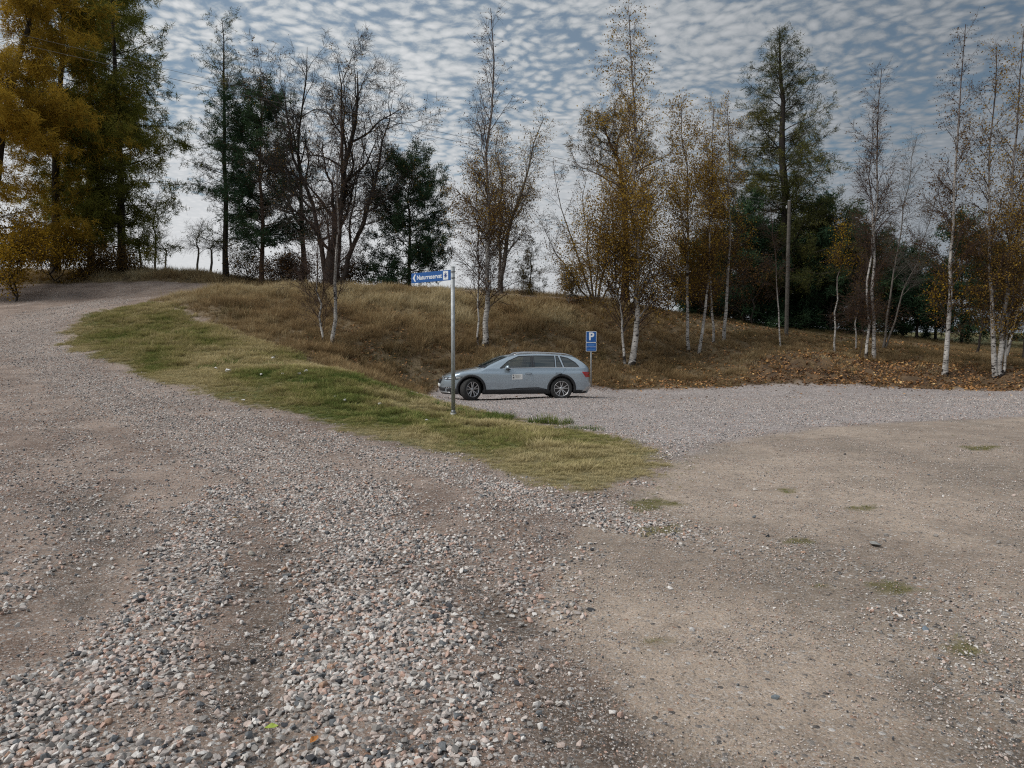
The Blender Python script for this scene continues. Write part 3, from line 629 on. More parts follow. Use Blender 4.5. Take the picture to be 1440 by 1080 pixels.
T('leaning forked tree with rusty leaves right of the birch behind the car', 'tree', 'birch', [(704, 417), (706, 370), (722, 290), (765, 165)], 39, 2.2, .16, 22, 'grey', [LB(7000, 'gold', .068, clump=.4), LB(5000, 'brown', .07)], more=[([(704, 417), (702, 350), (704, 280), (700, 190)], .10)], name='leafy_tree', n1=44, t0=.25)
T('bare many stemmed shrub fanning out on the crest above the parking sign', 'shrub', 'birch', [(836, 428), (815, 370), (790, 300), (778, 225)], 37.5, 1.2, .06, 23, 'grey', [LB(4500, 'brown', .06)],
  more=[([(836, 428), (828, 360), (822, 300), (818, 235)], .06), ([(838, 428), (850, 370), (868, 310), (888, 250)], .07), ([(838, 428), (842, 360), (846, 290), (850, 215)], .05), ([(834, 428), (808, 390), (775, 350), (752, 300)], .05), ([(840, 428), (862, 395), (890, 360), (915, 330)], .05)], n1=14, t0=.2, n2=6, n3=4)
T('small dark young conifer on the crest right of the forked tree', 'spruce', 'spruce', [(746, 420), (746, 390), (746, 360), (745, 335)], 39, 1.0, .06, 24, 'dark', [LN(5000, 'pinebrown', .12, .18, .04)], n1=30, prof='cone', n2=7)
T('low bush with yellow leaves spilling over the crest above the car', 'bush', 'oak', [(800, 428), (800, 418), (802, 405), (806, 385)], 36.5, 1.3, .04, 25, 'grey', [LB(2600, 'yellow', .06), LB(1800, 'brown', .06)], n1=12, n2=6, n3=5, n4=2)
T('old pine with a crooked limb behind the tallest golden birch', 'pine', 'pine', [(880, 432), (880, 330), (874, 230), (842, 165)], 42, 3.3, .24, 26, 'pine', [LN(20000, 'pinebrown', .18, .14, .07, clump=.6), LB(2500, 'rust', .07)], n1=38, t0=.42, n2=9)
T('tallest golden birch with a white trunk right of the parking sign', 'birch', 'birch', [(887, 513), (897, 440), (898, 300), (884, 8)], None, 2.9, .15, 27, 'birch', [LB(34000, 'gold', .07, spread=.22, keep=lambda p: sstep(p[:, 2], 1.2, 5.0) * .9 + .08), LB(6000, 'rust', .07)], more=[([(879, 512), (873, 440), (868, 380), (862, 290)], .06)], n1=72, t0=.20, n2=8)
T('golden leaved birch with a straight mottled trunk, second right of the parking sign', 'birch', 'birch', [(969, 494), (966, 420), (966, 300), (958, 150)], None, 2.3, .085, 28, 'birch', [LB(12000, 'gold', .07, spread=.2), LB(2500, 'rust', .07)], n1=48, t0=.25)
T('slanting white birch leaning right, third right of the parking sign', 'birch', 'birch', [(982, 499), (992, 440), (1000, 320), (1004, 150)], None, 1.4, .08, 29, 'birch', [LB(5500, 'gold', .065), LB(2000, 'brown', .06)], n1=40, t0=.3)
T('thin birch standing back on the bank between two whiter birches', 'birch', 'birch', [(1003, 482), (1001, 400), (998, 300), (992, 190)], None, 1.2, .06, 30, 'birch', [LB(5000, 'gold', .065)], n1=34, t0=.3)
T('white birch in front of the dark thicket left of the big larch', 'birch', 'birch', [(1018, 480), (1022, 400), (1026, 300), (1022, 140)], None, 1.7, .085, 31, 'birch', [LB(3800, 'gold', .065), LB(3000, 'brown', .06)], n1=46, t0=.3)
T('huge larch with thin dark needles towering behind the utility pole', 'larch', 'larch', [(1108, 458), (1104, 300), (1100, 150), (1096, 42)], 45, 5.6, .46, 32, 'dark', [LN(62000, 'larchdark', .20, .13, .08, clump=.2), LN(36000, 'larchdark', .20, .13, .08, lv=0, clump=.2), LN(14000, 'larch', .19, .13, .09, clump=.6)], n1=130, t0=.10, prof='cone', dr=-.08, up=-.02, upe=.05, n2=12)
# thicket behind
TH = [(1046, 43, 285, 2.6, 'spruce', 'dark conifer at the left end of the thicket behind the birches'), (1078, 47, 325, 2.6, 'spruce', 'low dark conifer just left of the utility pole'),
      (1136, 46, 300, 3.0, 'spruce', 'dark conifer right of the utility pole at the back'), (1168, 43.5, 275, 3.1, 'pine', 'dark green pine filling the gap right of the utility pole'), (1196, 48, 320, 3.2, 'pine', 'broad dark pine behind the thin saplings'),
      (1270, 50, 355, 2.7, 'pine', 'young dark pine under the open sky at the right'), (1352, 47, 300, 2.4, 'pine', 'young dark pine right behind the single birch with yellow leaves'), (1316, 52, 385, 1.8, 'pine', 'small pine low at the right behind the birches'),
      (1015, 46, 345, 2.2, 'spruce', 'small dark conifer behind the row of birches'), (1225, 52, 380, 2.6, 'pine', 'low dark pine seen between the two saplings and the bare birches'), (985, 47, 330, 2.0, 'pine', 'dark pine hidden behind the golden birches'), (1410, 54, 345, 2.0, 'pine', 'dark pine far behind the right hand birch clump'), (1290, 47, 425, 1.3, 'spruce', 'knee high dark spruce beside the young pine')]
for k, (px, d, ty, cr, kd, lb_) in enumerate(TH):
    T(lb_, 'pine' if kd == 'pine' else 'spruce', 'spruce', [(px, 460), (px + 1, 420), (px, (ty + 420) / 2), (px + 2, ty)], d, cr, .13, 60 + k, 'dark', [LN(int(12000 * cr / 2), 'pine', .27, .2, .10), LN(int(6500 * cr / 2), 'pine', .27, .2, .10, lv=0)], n1=int(20 * cr), t0=.06, prof='column' if kd == 'spruce' else 'pine', n2=9, up=.0, upe=.06, dr=.0, thin=True)
# ---- saplings and birches on the right
T('crooked slim white sapling in front of the utility pole', 'birch', 'birch', [(1098, 488), (1096, 430), (1090, 360), (1083, 290)], None, .7, .04, 40, 'birch', [LB(260, 'brown', .05)], n1=16, t0=.35, n3=3)
T('slim pale sapling with a small tuft of yellow leaves at the top', 'birch', 'birch', [(1174, 496), (1176, 430), (1181, 380), (1184, 318)], None, .6, .045, 41, 'birch', [LB(900, 'yellow', .065)], n1=14, t0=.6, n3=3)
T('slim bare sapling just left of the pair of white birches', 'birch', 'birch', [(1203, 492), (1204, 450), (1208, 400), (1211, 355)], None, .6, .04, 42, 'birch', [LB(350, 'gold', .055)], n1=14, t0=.5, n3=3)
T('pair of nearly bare white birch stems standing close together', 'birch', 'birch', [(1229, 507), (1229, 400), (1233, 250), (1240, 96)], None, 1.5, .085, 43, 'birch', [LB(5000, 'brown', .058)], more=[([(1218, 497), (1222, 420), (1226, 300), (1228, 170)], .065), ([(1210, 493), (1213, 470), (1216, 455), (1217, 445)], .02)], n1=38, t0=.3)
T('two slender bare stems leaning right towards the open sky', 'birch', 'birch', [(1241, 490), (1252, 410), (1270, 300), (1290, 190)], None, 1.2, .06, 44, 'grey', [LB(900, 'brown', .05)], more=[([(1243, 490), (1268, 420), (1292, 360), (1328, 245)], .05)], n1=26, t0=.35)
T('single birch with dark base and yellow lower leaves, left of the birch clump', 'birch', 'birch', [(1328, 527), (1336, 440), (1340, 300), (1358, 34)], None, 1.8, .115, 45, 'birch', [LB(6500, 'brown', .062), LB(4200, 'yellow', .075, keep=lambda p: sstep(-np.abs(p[:, 2] - 3.4), -1.5, -.4))], more=[([(1337, 400), (1325, 340), (1300, 290), (1275, 240)], .035)] if False else (), n1=50, t0=.18)
T('birch clump with three white trunks and rusty crowns at the right', 'birch', 'birch', [(1401, 531), (1396, 450), (1388, 300), (1402, 60)], None, 1.8, .115, 46, 'birch', [LB(10000, 'rust', .068), LB(8000, 'gold', .07)], more=[([(1404, 531), (1410, 450), (1425, 280), (1440, 40)], .12), ([(1408, 529), (1416, 470), (1424, 380), (1432, 300)], .06)], n1=46, t0=.2)
T('white birch leaning right at the right edge of the view', 'birch', 'birch', [(1414, 503), (1424, 470), (1440, 400), (1462, 300)], None, 1.4, .085, 47, 'birch', [LB(1800, 'brown', .055)], n1=26, t0=.3)
T('dark trunked tree cut by the right edge of the view', 'tree', 'birch', [(1442, 506), (1446, 440), (1452, 300), (1470, 60)], None, 2.4, .12, 48, 'dark', [LB(8000, 'rust', .07)], name='leafy_tree', n1=40, t0=.2)
T('small crooked dark stump sapling between the right hand birches', 'tree', 'birch', [(1372, 499), (1378, 475), (1382, 440), (1384, 400)], None, .5, .07, 49, 'dark', [LB(200, 'yellow', .06)], name='sapling', n1=10, t0=.4, n3=3)
# ---- background left: bare little trees, bushes
for k, (px, d, ty, lb_) in enumerate([(217, 52, 268, 'thin bare grey tree standing against the sky at the road bend'), (276, 54, 325, 'small bare grey tree left of the pointed larch'), (196, 55, 325, 'short bare sapling beside the olive larch'), (296, 50, 345, 'little bare sapling touching the pointed larch'), (232, 60, 350, 'low bare shrub on the skyline left of the larch')]):
    T(lb_, 'tree', 'birch', [(px, 390), (px + 3, 350), (px - 2, (350 + ty) / 2), (px + 8, ty)], d, 1.5, .09, 80 + k, 'grey', [LB(260, 'brown', .05)], name='bare_tree', n1=20, t0=.3, n2=6, n3=4)
BU = [(20, 37.5, 345, 2.0, 'yellow', 'bright yellow leaved bush at the left edge beside the road', 12000), (75, 42, 330, 1.9, 'yellow', 'dull yellow bush under the golden larches', 8000), (-30, 38, 320, 2.2, 'yellow', 'tall yellow bush half cut by the left edge', 9000),
      (120, 44, 362, 1.6, 'rust', 'low rusty brown bush under the olive larch', 6000), (160, 45, 366, 1.5, 'rust', 'rusty undergrowth bush right below the drooping boughs', 5000), (345, 45, 365, 1.4, 'rust', 'small rusty bush at the foot of the pointed larch', 1600), (420, 44, 385, 1.5, 'brown', 'brown bush under the bare limbed tree', 2200),
      (500, 43, 385, 1.6, 'brown', 'tangled brown bush right of the thick forked trunks', 2600), (395, 42, 375, 1.3, 'brown', 'scrubby brown bush under the dark pine', 1800), (940, 40, 410, 1.5, 'brown', 'brown scrub behind the golden birches', 3000), (1060, 41, 400, 1.6, 'brown', 'brown scrub in front of the dark thicket', 3600), (1150, 46, 420, 1.4, 'brown', 'dark scrub at the foot of the thicket right of the pole', 3000), (1000, 41, 415, 1.3, 'brown', 'low brown scrub left of the utility pole', 2500)]
for k, (px, d, ty, cr, mt, lb_, n) in enumerate(BU):
    T(lb_, 'bush', 'oak', [(px, 400), (px, (400 + ty) / 2 + 8), (px + 2, (400 + ty) / 2 - 8), (px + 4, ty)], d, cr * .95, .06, 90 + k, 'dark', [LB(int(n * 1.1), mt, .10, .7, .20, clump=.5)], n1=18, wig=.25, t0=.02, n2=6, n3=5, n4=2)
print("TREETRIS", TREE_TRIS[0], round(time.time() - T0, 1))
# ------------------------------------------------------------------ grass, dead herbs and fallen leaves
def tuft_mesh(k, nb, spread, bend, wid, seg=3, rngb=500):
    r = np.random.default_rng(rngb + k); V, F3 = [], []; off = 0; T_ = []
    for i in range(nb):
        a = r.uniform(0, 6.28); rr = spread * math.sqrt(r.random()); b0 = np.array([math.cos(a) * rr, math.sin(a) * rr, -.02])
        h = r.uniform(.45, 1.0); da = a + r.normal(0, .9); lean = r.uniform(.15, 1) * bend; side = np.array([-math.sin(da + r.normal(0, .6)), math.cos(da), 0])
        for s in range(seg + 1):
            t_ = s / seg; c = b0 + np.array([math.cos(da) * lean * t_ ** 1.8, math.sin(da) * lean * t_ ** 1.8, h * t_ * (1 - .28 * lean * t_)]); w_ = wid * (1 - t_) ** .7
            if s < seg: V += [c - side * w_, c + side * w_]; T_ += [t_, t_]
            else: V.append(c); T_.append(t_)
        for s in range(seg - 1): q = off + 2 * s; F3 += [(q, q + 1, q + 3), (q, q + 3, q + 2)]
        q = off + 2 * (seg - 1); F3.append((q, q + 1, q + 2)); off += 2 * seg + 1
    return np.array(V), np.array(F3), np.array(T_)
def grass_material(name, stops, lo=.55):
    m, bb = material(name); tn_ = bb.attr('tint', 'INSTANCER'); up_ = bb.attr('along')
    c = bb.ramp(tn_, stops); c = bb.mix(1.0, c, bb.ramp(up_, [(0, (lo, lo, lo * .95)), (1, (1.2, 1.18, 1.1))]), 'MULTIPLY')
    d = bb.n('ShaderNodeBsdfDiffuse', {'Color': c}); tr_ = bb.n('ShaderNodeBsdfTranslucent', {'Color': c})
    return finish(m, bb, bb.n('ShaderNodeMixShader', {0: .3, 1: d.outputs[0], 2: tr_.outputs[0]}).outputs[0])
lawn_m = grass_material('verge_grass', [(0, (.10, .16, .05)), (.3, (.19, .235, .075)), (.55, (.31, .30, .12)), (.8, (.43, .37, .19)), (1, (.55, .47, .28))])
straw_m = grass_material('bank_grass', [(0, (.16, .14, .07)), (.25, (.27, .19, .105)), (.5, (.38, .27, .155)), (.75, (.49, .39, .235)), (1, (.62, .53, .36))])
def protos(n, mat, nb, spread, bend, wid, seed):
    out = []
    for k in range(n):
        V, F, t_ = tuft_mesh(k, nb, spread, bend, wid, rngb=seed); out.append(np_mesh('tuft', V, F, mat, {'along': t_}))
    return out
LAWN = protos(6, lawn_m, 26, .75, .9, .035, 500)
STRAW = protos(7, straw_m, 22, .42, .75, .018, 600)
def rots(n, tilt=.12): return np.stack([RNG.normal(0, tilt, n), RNG.normal(0, tilt, n), RNG.uniform(0, 6.28, n)], -1)
def box_pts(x0, x1, y0, y1, dens): n = int((x1 - x0) * (y1 - y0) * dens); return RNG.uniform(x0, x1, n), RNG.uniform(y0, y1, n)
# verge
x, y = box_pts(-20.5, 4, 8.5, 35.5, 260); m_ = masks(x, y); dens = np.where(y < 17, 1, np.where(y < 24, .75, .5)); k = RNG.random(len(x)) < m_['verge'] ** 1.5 * dens
x, y = x[k], y[k]; n = len(x); sv = m_['sv'][k]; g1 = fbm(x * .45 + 5, y * .45, 201, 4); g2 = fbm(x * 2.3, y * 2.3, 203, 3)
inner = sstep(-sv, .2, 1.6); hi = sstep(y, 14, 26)
tint = np.clip(.86 + .9 * (.5 - g1) * 1.9 + .5 * (g2 - .5) - .26 * inner * hi + RNG.normal(0, .12, n), 0, 1)
h_ = (.035 + .13 * inner * sstep(g2, .35, .75) + .05 * hi) * RNG.uniform(.6, 1.4, n) * (1 + 1.1 * sstep(m_['sb'][k], 1.2, .1) * (y > 19))
scatter('verge_grass', np.stack([x, y, hgt(x, y)], -1), rots(n), np.stack([h_ * 1.0 + .03, h_ + .03, h_], -1), tint, LAWN, 'short green and straw coloured grass growing on the verge between road and parking area', 'grass')
print('verge grass', n)
# sprigs in the gravel, moss patches
x, y = wedge(2.6, 14, 60000); m_ = masks(x, y); k = RNG.random(len(x)) < m_['moss'] * .9 + .0015 * (m_['sand'] > .5) + .10 * ((m_['sv'] < .5) & (m_['sv'] > 0) & (x > -1)); x, y = x[k], y[k]; n = len(x)
h_ = RNG.uniform(.008, .024, n)
scatter('sparse_grass', np.stack([x, y, hgt(x, y)], -1), rots(n, .2), np.stack([h_ * 1.5, h_ * 1.5, h_], -1), np.clip(RNG.normal(.5, .17, n), 0, 1), LAWN, 'sparse low grass and moss patches growing through the trodden sand', 'grass')
# taller green tufts at the verge edge near the arrow sign
pts = []
for px, py, s in [(520 + 175, 590, 1), (775, 596, 1.2), (612, 572, .9), (655, 581, .8), (706, 587, .9), (815, 604, .6), (330, 505, 1), (245, 470, 1.1), (390, 515, 1), (445, 540, 1.1), (590, 560, 1), (560, 552, 1), (530, 545, 1.1), (292, 520, 1), (310, 512, 1.2)]:
    hx, hy = hit(px, py)
    for _ in range(14): pts.append((hx + RNG.normal(0, .22), hy + RNG.normal(0, .15), s))
pts = np.array(pts); n = len(pts); h_ = pts[:, 2] * RNG.uniform(.10, .24, n)
scatter('green_tufts', np.stack([pts[:, 0], pts[:, 1], hgt(pts[:, 0], pts[:, 1])], -1), rots(n), np.stack([h_, h_, h_], -1), np.clip(RNG.normal(.22, .12, n), 0, 1), STRAW[:0] + LAWN, 'taller fresh green grass tufts along the verge', 'grass')
# bank
def bankfield(x0, x1, y0, y1, dens, near):
    x, y = box_pts(x0, x1, y0, y1, dens); m_ = masks(x, y); k = (RNG.random(len(x)) < m_['bank']) & (np.abs(x) < .74 * y + 2); return x[k], y[k], m_['sb'][k]
A_ = [bankfield(-26, 24, 23, 37.5, 75, 1), bankfield(-40, 42, 37.5, 50, 26, 0), bankfield(22, 34, 29, 40, 50, 1), bankfield(-50, 60, 50, 62, 8, 0)]
x = np.concatenate([a[0] for a in A_]); y = np.concatenate([a[1] for a in A_]); sb2 = np.concatenate([a[2] for a in A_]); n = len(x)
g1 = fbm(x * .35, y * .35, 301, 4); g2 = fbm(x * 1.3, y * 1.3, 303, 4)
scx = sstep(-(poly_sd(x, y, SCARP) + (g2 - .5) * 1.6), -.3, .5)
rightg = sstep(x, 6, 12) * sstep(y, 33, 37) * (1 - scx)
k = RNG.random(n) < 1 - .88 * scx; x, y, sb2, g1, g2, scx, rightg = [q[k] for q in (x, y, sb2, g1, g2, scx, rightg)]; n = len(x)
crest = sstep(y, 30.5, 34.5) * (1 - sstep(x, 2, 10))
tint = np.clip(.46 + 1.1 * (g1 - .5) + .5 * (g2 - .5) + .20 * crest - .12 * sstep(x, -4, 6) - .20 * rightg + RNG.normal(0, .13, n), 0, 1)
h_ = (.16 + .32 * sstep(g2, .3, .7) + .08 * crest) * RNG.uniform(.55, 1.3, n) * (1 - .45 * sstep(-sb2, 1.6, .2)) * (1 - .35 * sstep(x, 0, 8)) * (1 - .3 * rightg)
scatter('bank_grass', np.stack([x, y, hgt(x, y)], -1), rots(n, .2), np.stack([h_ * .9 + .05, h_ * .9 + .05, h_], -1), tint, STRAW, 'long withered brown and straw coloured grass covering the bank behind the parking area', 'grass')
print('bank grass', n)
# dry flower stalks standing above the grass
x, y = box_pts(-22, 3, 27, 36.5, 2.2); m_ = masks(x, y); k = (m_['bank'] > .9); x, y = x[k], y[k]; n = len(x); h_ = RNG.uniform(.5, .95, n)
scatter('dry_stalks', np.stack([x, y, hgt(x, y)], -1), rots(n, .16), np.stack([h_ * .35, h_ * .35, h_], -1), np.clip(RNG.normal(.85, .12, n), 0, 1), protos(4, straw_m, 7, .5, .5, .010, 700), 'tall pale dry stalks standing above the withered grass of the bank', 'dry stalks')
# fallen leaves
def leaf_proto(k):
    r = np.random.default_rng(800 + k); V = []; F = []
    L = 1.0; ws = [0, .32, .42, .30, 0]; cu = r.uniform(.1, .5)
    for i, w_ in enumerate(ws):
        t_ = i / 4; z = cu * (t_ - .5) ** 2; V += [(t_ - .5, -w_ * r.uniform(.85, 1.15), z + w_ * r.uniform(.1, .5)), (t_ - .5, 0, z), (t_ - .5, w_ * r.uniform(.85, 1.15), z + w_ * r.uniform(.0, .5))]
    for i in range(4): a = i * 3; F += [(a, a + 1, a + 4, a + 3), (a + 1, a + 2, a + 5, a + 4)]
    return np_mesh('fallen_leaf', np.array(V), np.array(F), litter_m)
litter_m, lb2 = material('fallen_leaves')
lc = lb2.ramp(lb2.attr('tint', 'INSTANCER'), [(0, (.09, .05, .03)), (.3, (.20, .11, .055)), (.55, (.36, .18, .07)), (.8, (.50, .28, .10)), (1, (.62, .44, .2))])
finish(litter_m, lb2, lb2.n('ShaderNodeBsdfPrincipled', {'Base Color': lc, 'Roughness': .7, 'Specular IOR Level': .3}).outputs[0])
LEAFP = [leaf_proto(k) for k in range(6)]
x, y = box_pts(-8, 34, 25.5, 40, 110); m_ = masks(x, y); s2 = sstep(-(poly_sd(x, y, SCARP) + m_['n1'] * 1.5), -.5, .6)
foot = sstep(-np.abs(m_['sb'] + .5), -1.3, -.2)
pr = np.clip((.20 + .45 * sstep(m_['n1'], -.1, .15) * sstep(y, 34, 29)) * m_['bank'] + .95 * s2 * m_['bank'] + .6 * foot * (.3 + m_['n1'] + .5) * sstep(x, -4, 2) + .02 * (m_['lot'] > .5), 0, 1) * (np.abs(x) < .74 * y + 1)
k = RNG.random(len(x)) < pr; x, y, s2 = x[k], y[k], s2[k]; n = len(x)
tint = np.clip(.45 + .9 * (fbm(x * .8, y * .8, 401, 3) - .5) + RNG.normal(0, .2, n), 0, 1)
scatter('leaf_litter', np.stack([x, y, hgt(x, y) + RNG.uniform(.01, .09, n) * m_['bank'][k]], -1), np.stack([RNG.normal(0, .5, n), RNG.normal(0, .5, n), RNG.uniform(0, 6.28, n)], -1), RNG.uniform(.06, .12, n), tint, LEAFP, 'orange and brown fallen leaves lying along the foot of the bank', 'fallen leaves')
print('litter', n, round(time.time() - T0, 1))
# ------------------------------------------------------------------ the parked car
def paint(name, col, rough=.32, coat=.6, metal=.35):
    m, bb = material(name); tc_ = bb.n('ShaderNodeTexCoord').outputs['Object']
    s = bb.n('ShaderNodeSeparateXYZ', {0: tc_}); dirt = bb.m('MULTIPLY', bb.ss(bb.m('ADD', s.outputs[2], bb.m('MULTIPLY', bb.noise(tc_, 5, 5, .65), .5)), .75, .35), .55)
    c = bb.mix(dirt, (*col, 1), (.20, .185, .165, 1)); ro = bb.m('MULTIPLY_ADD', dirt, .5, rough)
    p = bb.n('ShaderNodeBsdfPrincipled', {'Base Color': c, 'Roughness': ro, 'Metallic': metal, 'Coat Weight': coat, 'Coat Roughness': .08}); return finish(m, bb, p.outputs[0])
CM = {'paint': paint('grey_blue_paint', (.38, .46, .53), .24, 1.0, .5), 'black': simple('black_plastic', (.022, .023, .026), .65, noise=.3), 'rubber': simple('tyre_rubber', (.03, .03, .03), .85, noise=.35, nscale=30),
      'chrome': simple('bright_trim', (.75, .75, .76), .22, 1), 'silver': simple('silver_trim', (.50, .51, .52), .38, .8), 'alloy': simple('alloy', (.58, .58, .59), .3, .85), 'gloss': simple('gloss_black', (.012, .012, .014), .15, coat=.6),
      'lamp': simple('lamp_lens', (.62, .66, .70), .08, .4, coat=1), 'lampdark': simple('lamp_housing', (.035, .038, .045), .12, coat=1), 'red': simple('red_lens', (.42, .014, .018), .15, coat=.8), 'white': simple('white_sheet', (.78, .79, .78), .5), 'ink': simple('dark_print', (.04, .05, .06), .6),
      'seat': simple('beige_upholstery', (.34, .31, .27), .8, noise=.15), 'inner': simple('dark_interior', (.025, .025, .027), .8), 'yellowish': simple('faint_print', (.48, .47, .42), .6)}
def glassmat(name, tr, tintc):
    m, bb = material(name); fr = bb.n('ShaderNodeFresnel', {0: 1.5}).outputs[0]
    t_ = bb.n('ShaderNodeBsdfTransparent', {'Color': (*tintc, 1)}); g_ = bb.n('ShaderNodeBsdfGlossy', {'Color': (.9, .93, .95, 1), 'Roughness': .03}); d_ = bb.n('ShaderNodeBsdfDiffuse', {'Color': (.05, .065, .07, 1)})
    a = bb.n('ShaderNodeMixShader', {0: tr, 1: d_.outputs[0], 2: t_.outputs[0]}); mx = bb.n('ShaderNodeMixShader', {0: bb.m('MULTIPLY_ADD', fr, .65, .07, clamp=True), 1: a.outputs[0], 2: g_.outputs[0]}); return finish(m, bb, mx.outputs[0])
CM['glass'] = glassmat('window_glass', .8, (.62, .72, .70)); CM['tint'] = glassmat('tinted_glass', .45, (.22, .28, .30))
_zk = np.array([.18, .24, .32, .40, .55, .72, .84, .875, .90, .98, 1.02, 1.20, 1.38, 1.5]); _wk = np.array([.80, .86, .885, .889, .918, .926, .926, .910, .899, .885, .862, .775, .668, .60])
_tx = np.array([0, .05, .12, .3, .6, 1.0, 1.30, 1.42, 1.6, 1.9, 2.15, 2.4, 2.8, 3.3, 3.8, 4.2, 4.3, 4.5, 4.72, 4.80, 4.84, 4.86]); _tz = np.array([.68, .745, .79, .855, .915, .965, .995, 1.035, 1.125, 1.27, 1.375, 1.432, 1.462, 1.458, 1.43, 1.385, 1.335, 1.21, 1.05, .98, .90, .80])
CL, NEXP = 4.86, 3.2
def Tz(x): 
    return np.interp(x, _tx, _tz)
def Rr_(x): return np.interp(x, [0, .3, 1.2, 1.5, 2.2, 4.2, 4.86], [.13, .13, .11, .05, .085, .085, .10])
def pf(x):
    f = (1 - np.clip(1 - x / .78, 0, 1) ** 2.25) ** (1 / 2.25); r = (1 - np.clip(1 - (CL - x) / .55, 0, 1) ** 2.9) ** (1 / 2.9); return f * r
def Wd(x, z):
    b0 = np.interp(z, _zk, _wk) * pf(np.clip(x, 0, CL)); T_ = Tz(x); r = Rr_(x); h = np.clip((z - T_ + r) / r, 0, 1); return b0 * (1 - h ** NEXP) ** (1 / NEXP)
def shift(x, z):
    return np.clip(1 - x / .9, 0, 1) ** 2 * np.interp(z, [.18, .3, .5, .62, .72, .85], [.09, .02, 0, .035, .10, .20]) - np.clip(1 - (CL - x) / .5, 0, 1) ** 2 * np.interp(z, [.18, .35, .5, .7, .95], [.14, .03, 0, .05, .06])
def side_pos(x, z, sd=-1, off=0.0):
    def P_(x, z): return np.stack([x + shift(x, z), Wd(x, z), z], -1)
    p = P_(x, z)
    if np.any(off):
        e = .004; a = P_(np.clip(x + e, 0, CL), z) - P_(np.clip(x - e, 0, CL), z); c = P_(x, z + e) - P_(x, z - e); nrm = unit(np.cross(c, a)); nrm = np.where(nrm[:, 1:2] < 0, -nrm, nrm); p = p + nrm * off
    p[:, 1] *= sd * 1.0; return p
def clip_grid(poly, step):
    """a flat grid trimmed to a convex polygon, counter-clockwise in (x,z)"""
    poly = np.array(poly, float); lo = poly.min(0); hi = poly.max(0); nx = max(2, int((hi[0] - lo[0]) / step) + 1); nz = max(2, int((hi[1] - lo[1]) / step) + 1)
    bm = bmesh.new(); g = [[bm.verts.new((lo[0] + (hi[0] - lo[0]) * i / nx, 0, lo[1] + (hi[1] - lo[1]) * j / nz)) for i in range(nx + 1)] for j in range(nz + 1)]
    for j in range(nz):
        for i in range(nx): bm.faces.new((g[j][i], g[j][i + 1], g[j + 1][i + 1], g[j + 1][i]))
    n = len(poly)
    for i in range(n):
        a, b_ = poly[i], poly[(i + 1) % n]; e = b_ - a; no = Vector((e[1], 0, -e[0]))
        bmesh.ops.bisect_plane(bm, geom=bm.verts[:] + bm.edges[:] + bm.faces[:], plane_co=(a[0], 0, a[1]), plane_no=no, clear_outer=True, dist=1e-5)
    return bm
def seal(bm, th, fn):
    """move a flat (x,z) sheet onto the body and give it an edge of thickness th"""
    vs = bm.verts[:]; xz = np.array([(v.co.x, v.co.z) for v in vs]); P1 = fn(xz[:, 0], xz[:, 1], th); P0 = fn(xz[:, 0], xz[:, 1], -.004)
    for v, p in zip(vs, P1): v.co = p
    be = [e for e in bm.edges if e.is_boundary]; bv = {}
    for e in be: e.smooth = False
    idx = {v: i for i, v in enumerate(vs)}
    for e in be:
        for v in e.verts:
            if v not in bv: bv[v] = bm.verts.new(P0[idx[v]])
    for e in be:
        a, c = e.verts; bm.faces.new((a, c, bv[c], bv[a]))
    bmesh.ops.recalc_face_normals(bm, faces=bm.faces[:])
def to_obj(bm, name, mat, parent, smooth=False, label=None):
    me = bpy.data.meshes.new(name); bm.to_mesh(me); bm.free(); me.materials.append(mat)
    me.polygons.foreach_set('use_smooth', np.full(len(me.polygons), smooth)); o = obj(name, me, parent)
    if label: o['label'] = label
    return o
def patch(name, poly, mat, parent, off=.005, step=.05, sd=-1, smooth=False):
    bm = clip_grid(poly, step)
    if name == 'door': bmesh.ops.delete(bm, geom=[v for v in bm.verts if math.hypot(v.co.x - RW, v.co.z - .345) < .415 or math.hypot(v.co.x - FW, v.co.z - .345) < .415], context='VERTS')
    seal(bm, off, lambda x, z, o: side_pos(x, z, sd, o)); return to_obj(bm, name, CM[mat], parent, smooth)
def dens(poly, k=8):
    out = []; n = len(poly)
    for i in range(n):
        a = np.array(poly[i]); b_ = np.array(poly[(i + 1) % n])
        for j in range(k): out.append(a + (b_ - a) * j / k)
    return np.array(out)
def frame(name, poly, w_, mat, parent, off, sd=-1):
    P_ = dens(poly); c = P_.mean(0); n = len(P_); tan = np.roll(P_, -1, 0) - np.roll(P_, 1, 0); nr = unit(np.stack([tan[:, 1], -tan[:, 0]], 1))
    I = P_ - nr * w_; O = P_ + nr * w_ * .4
    V = np.concatenate([side_pos(I[:, 0], I[:, 1], sd, -.003), side_pos(I[:, 0], I[:, 1], sd, off), side_pos(O[:, 0], O[:, 1], sd, off), side_pos(O[:, 0], O[:, 1], sd, -.003)])
    a = np.arange(n); b_ = np.roll(a, -1); F = np.concatenate([np.stack([a + k * n, b_ + k * n, b_ + (k + 1) * n, a + (k + 1) * n], 1) for k in range(3)])
    return obj(name, np_mesh(name, V, F, CM[mat]), parent)
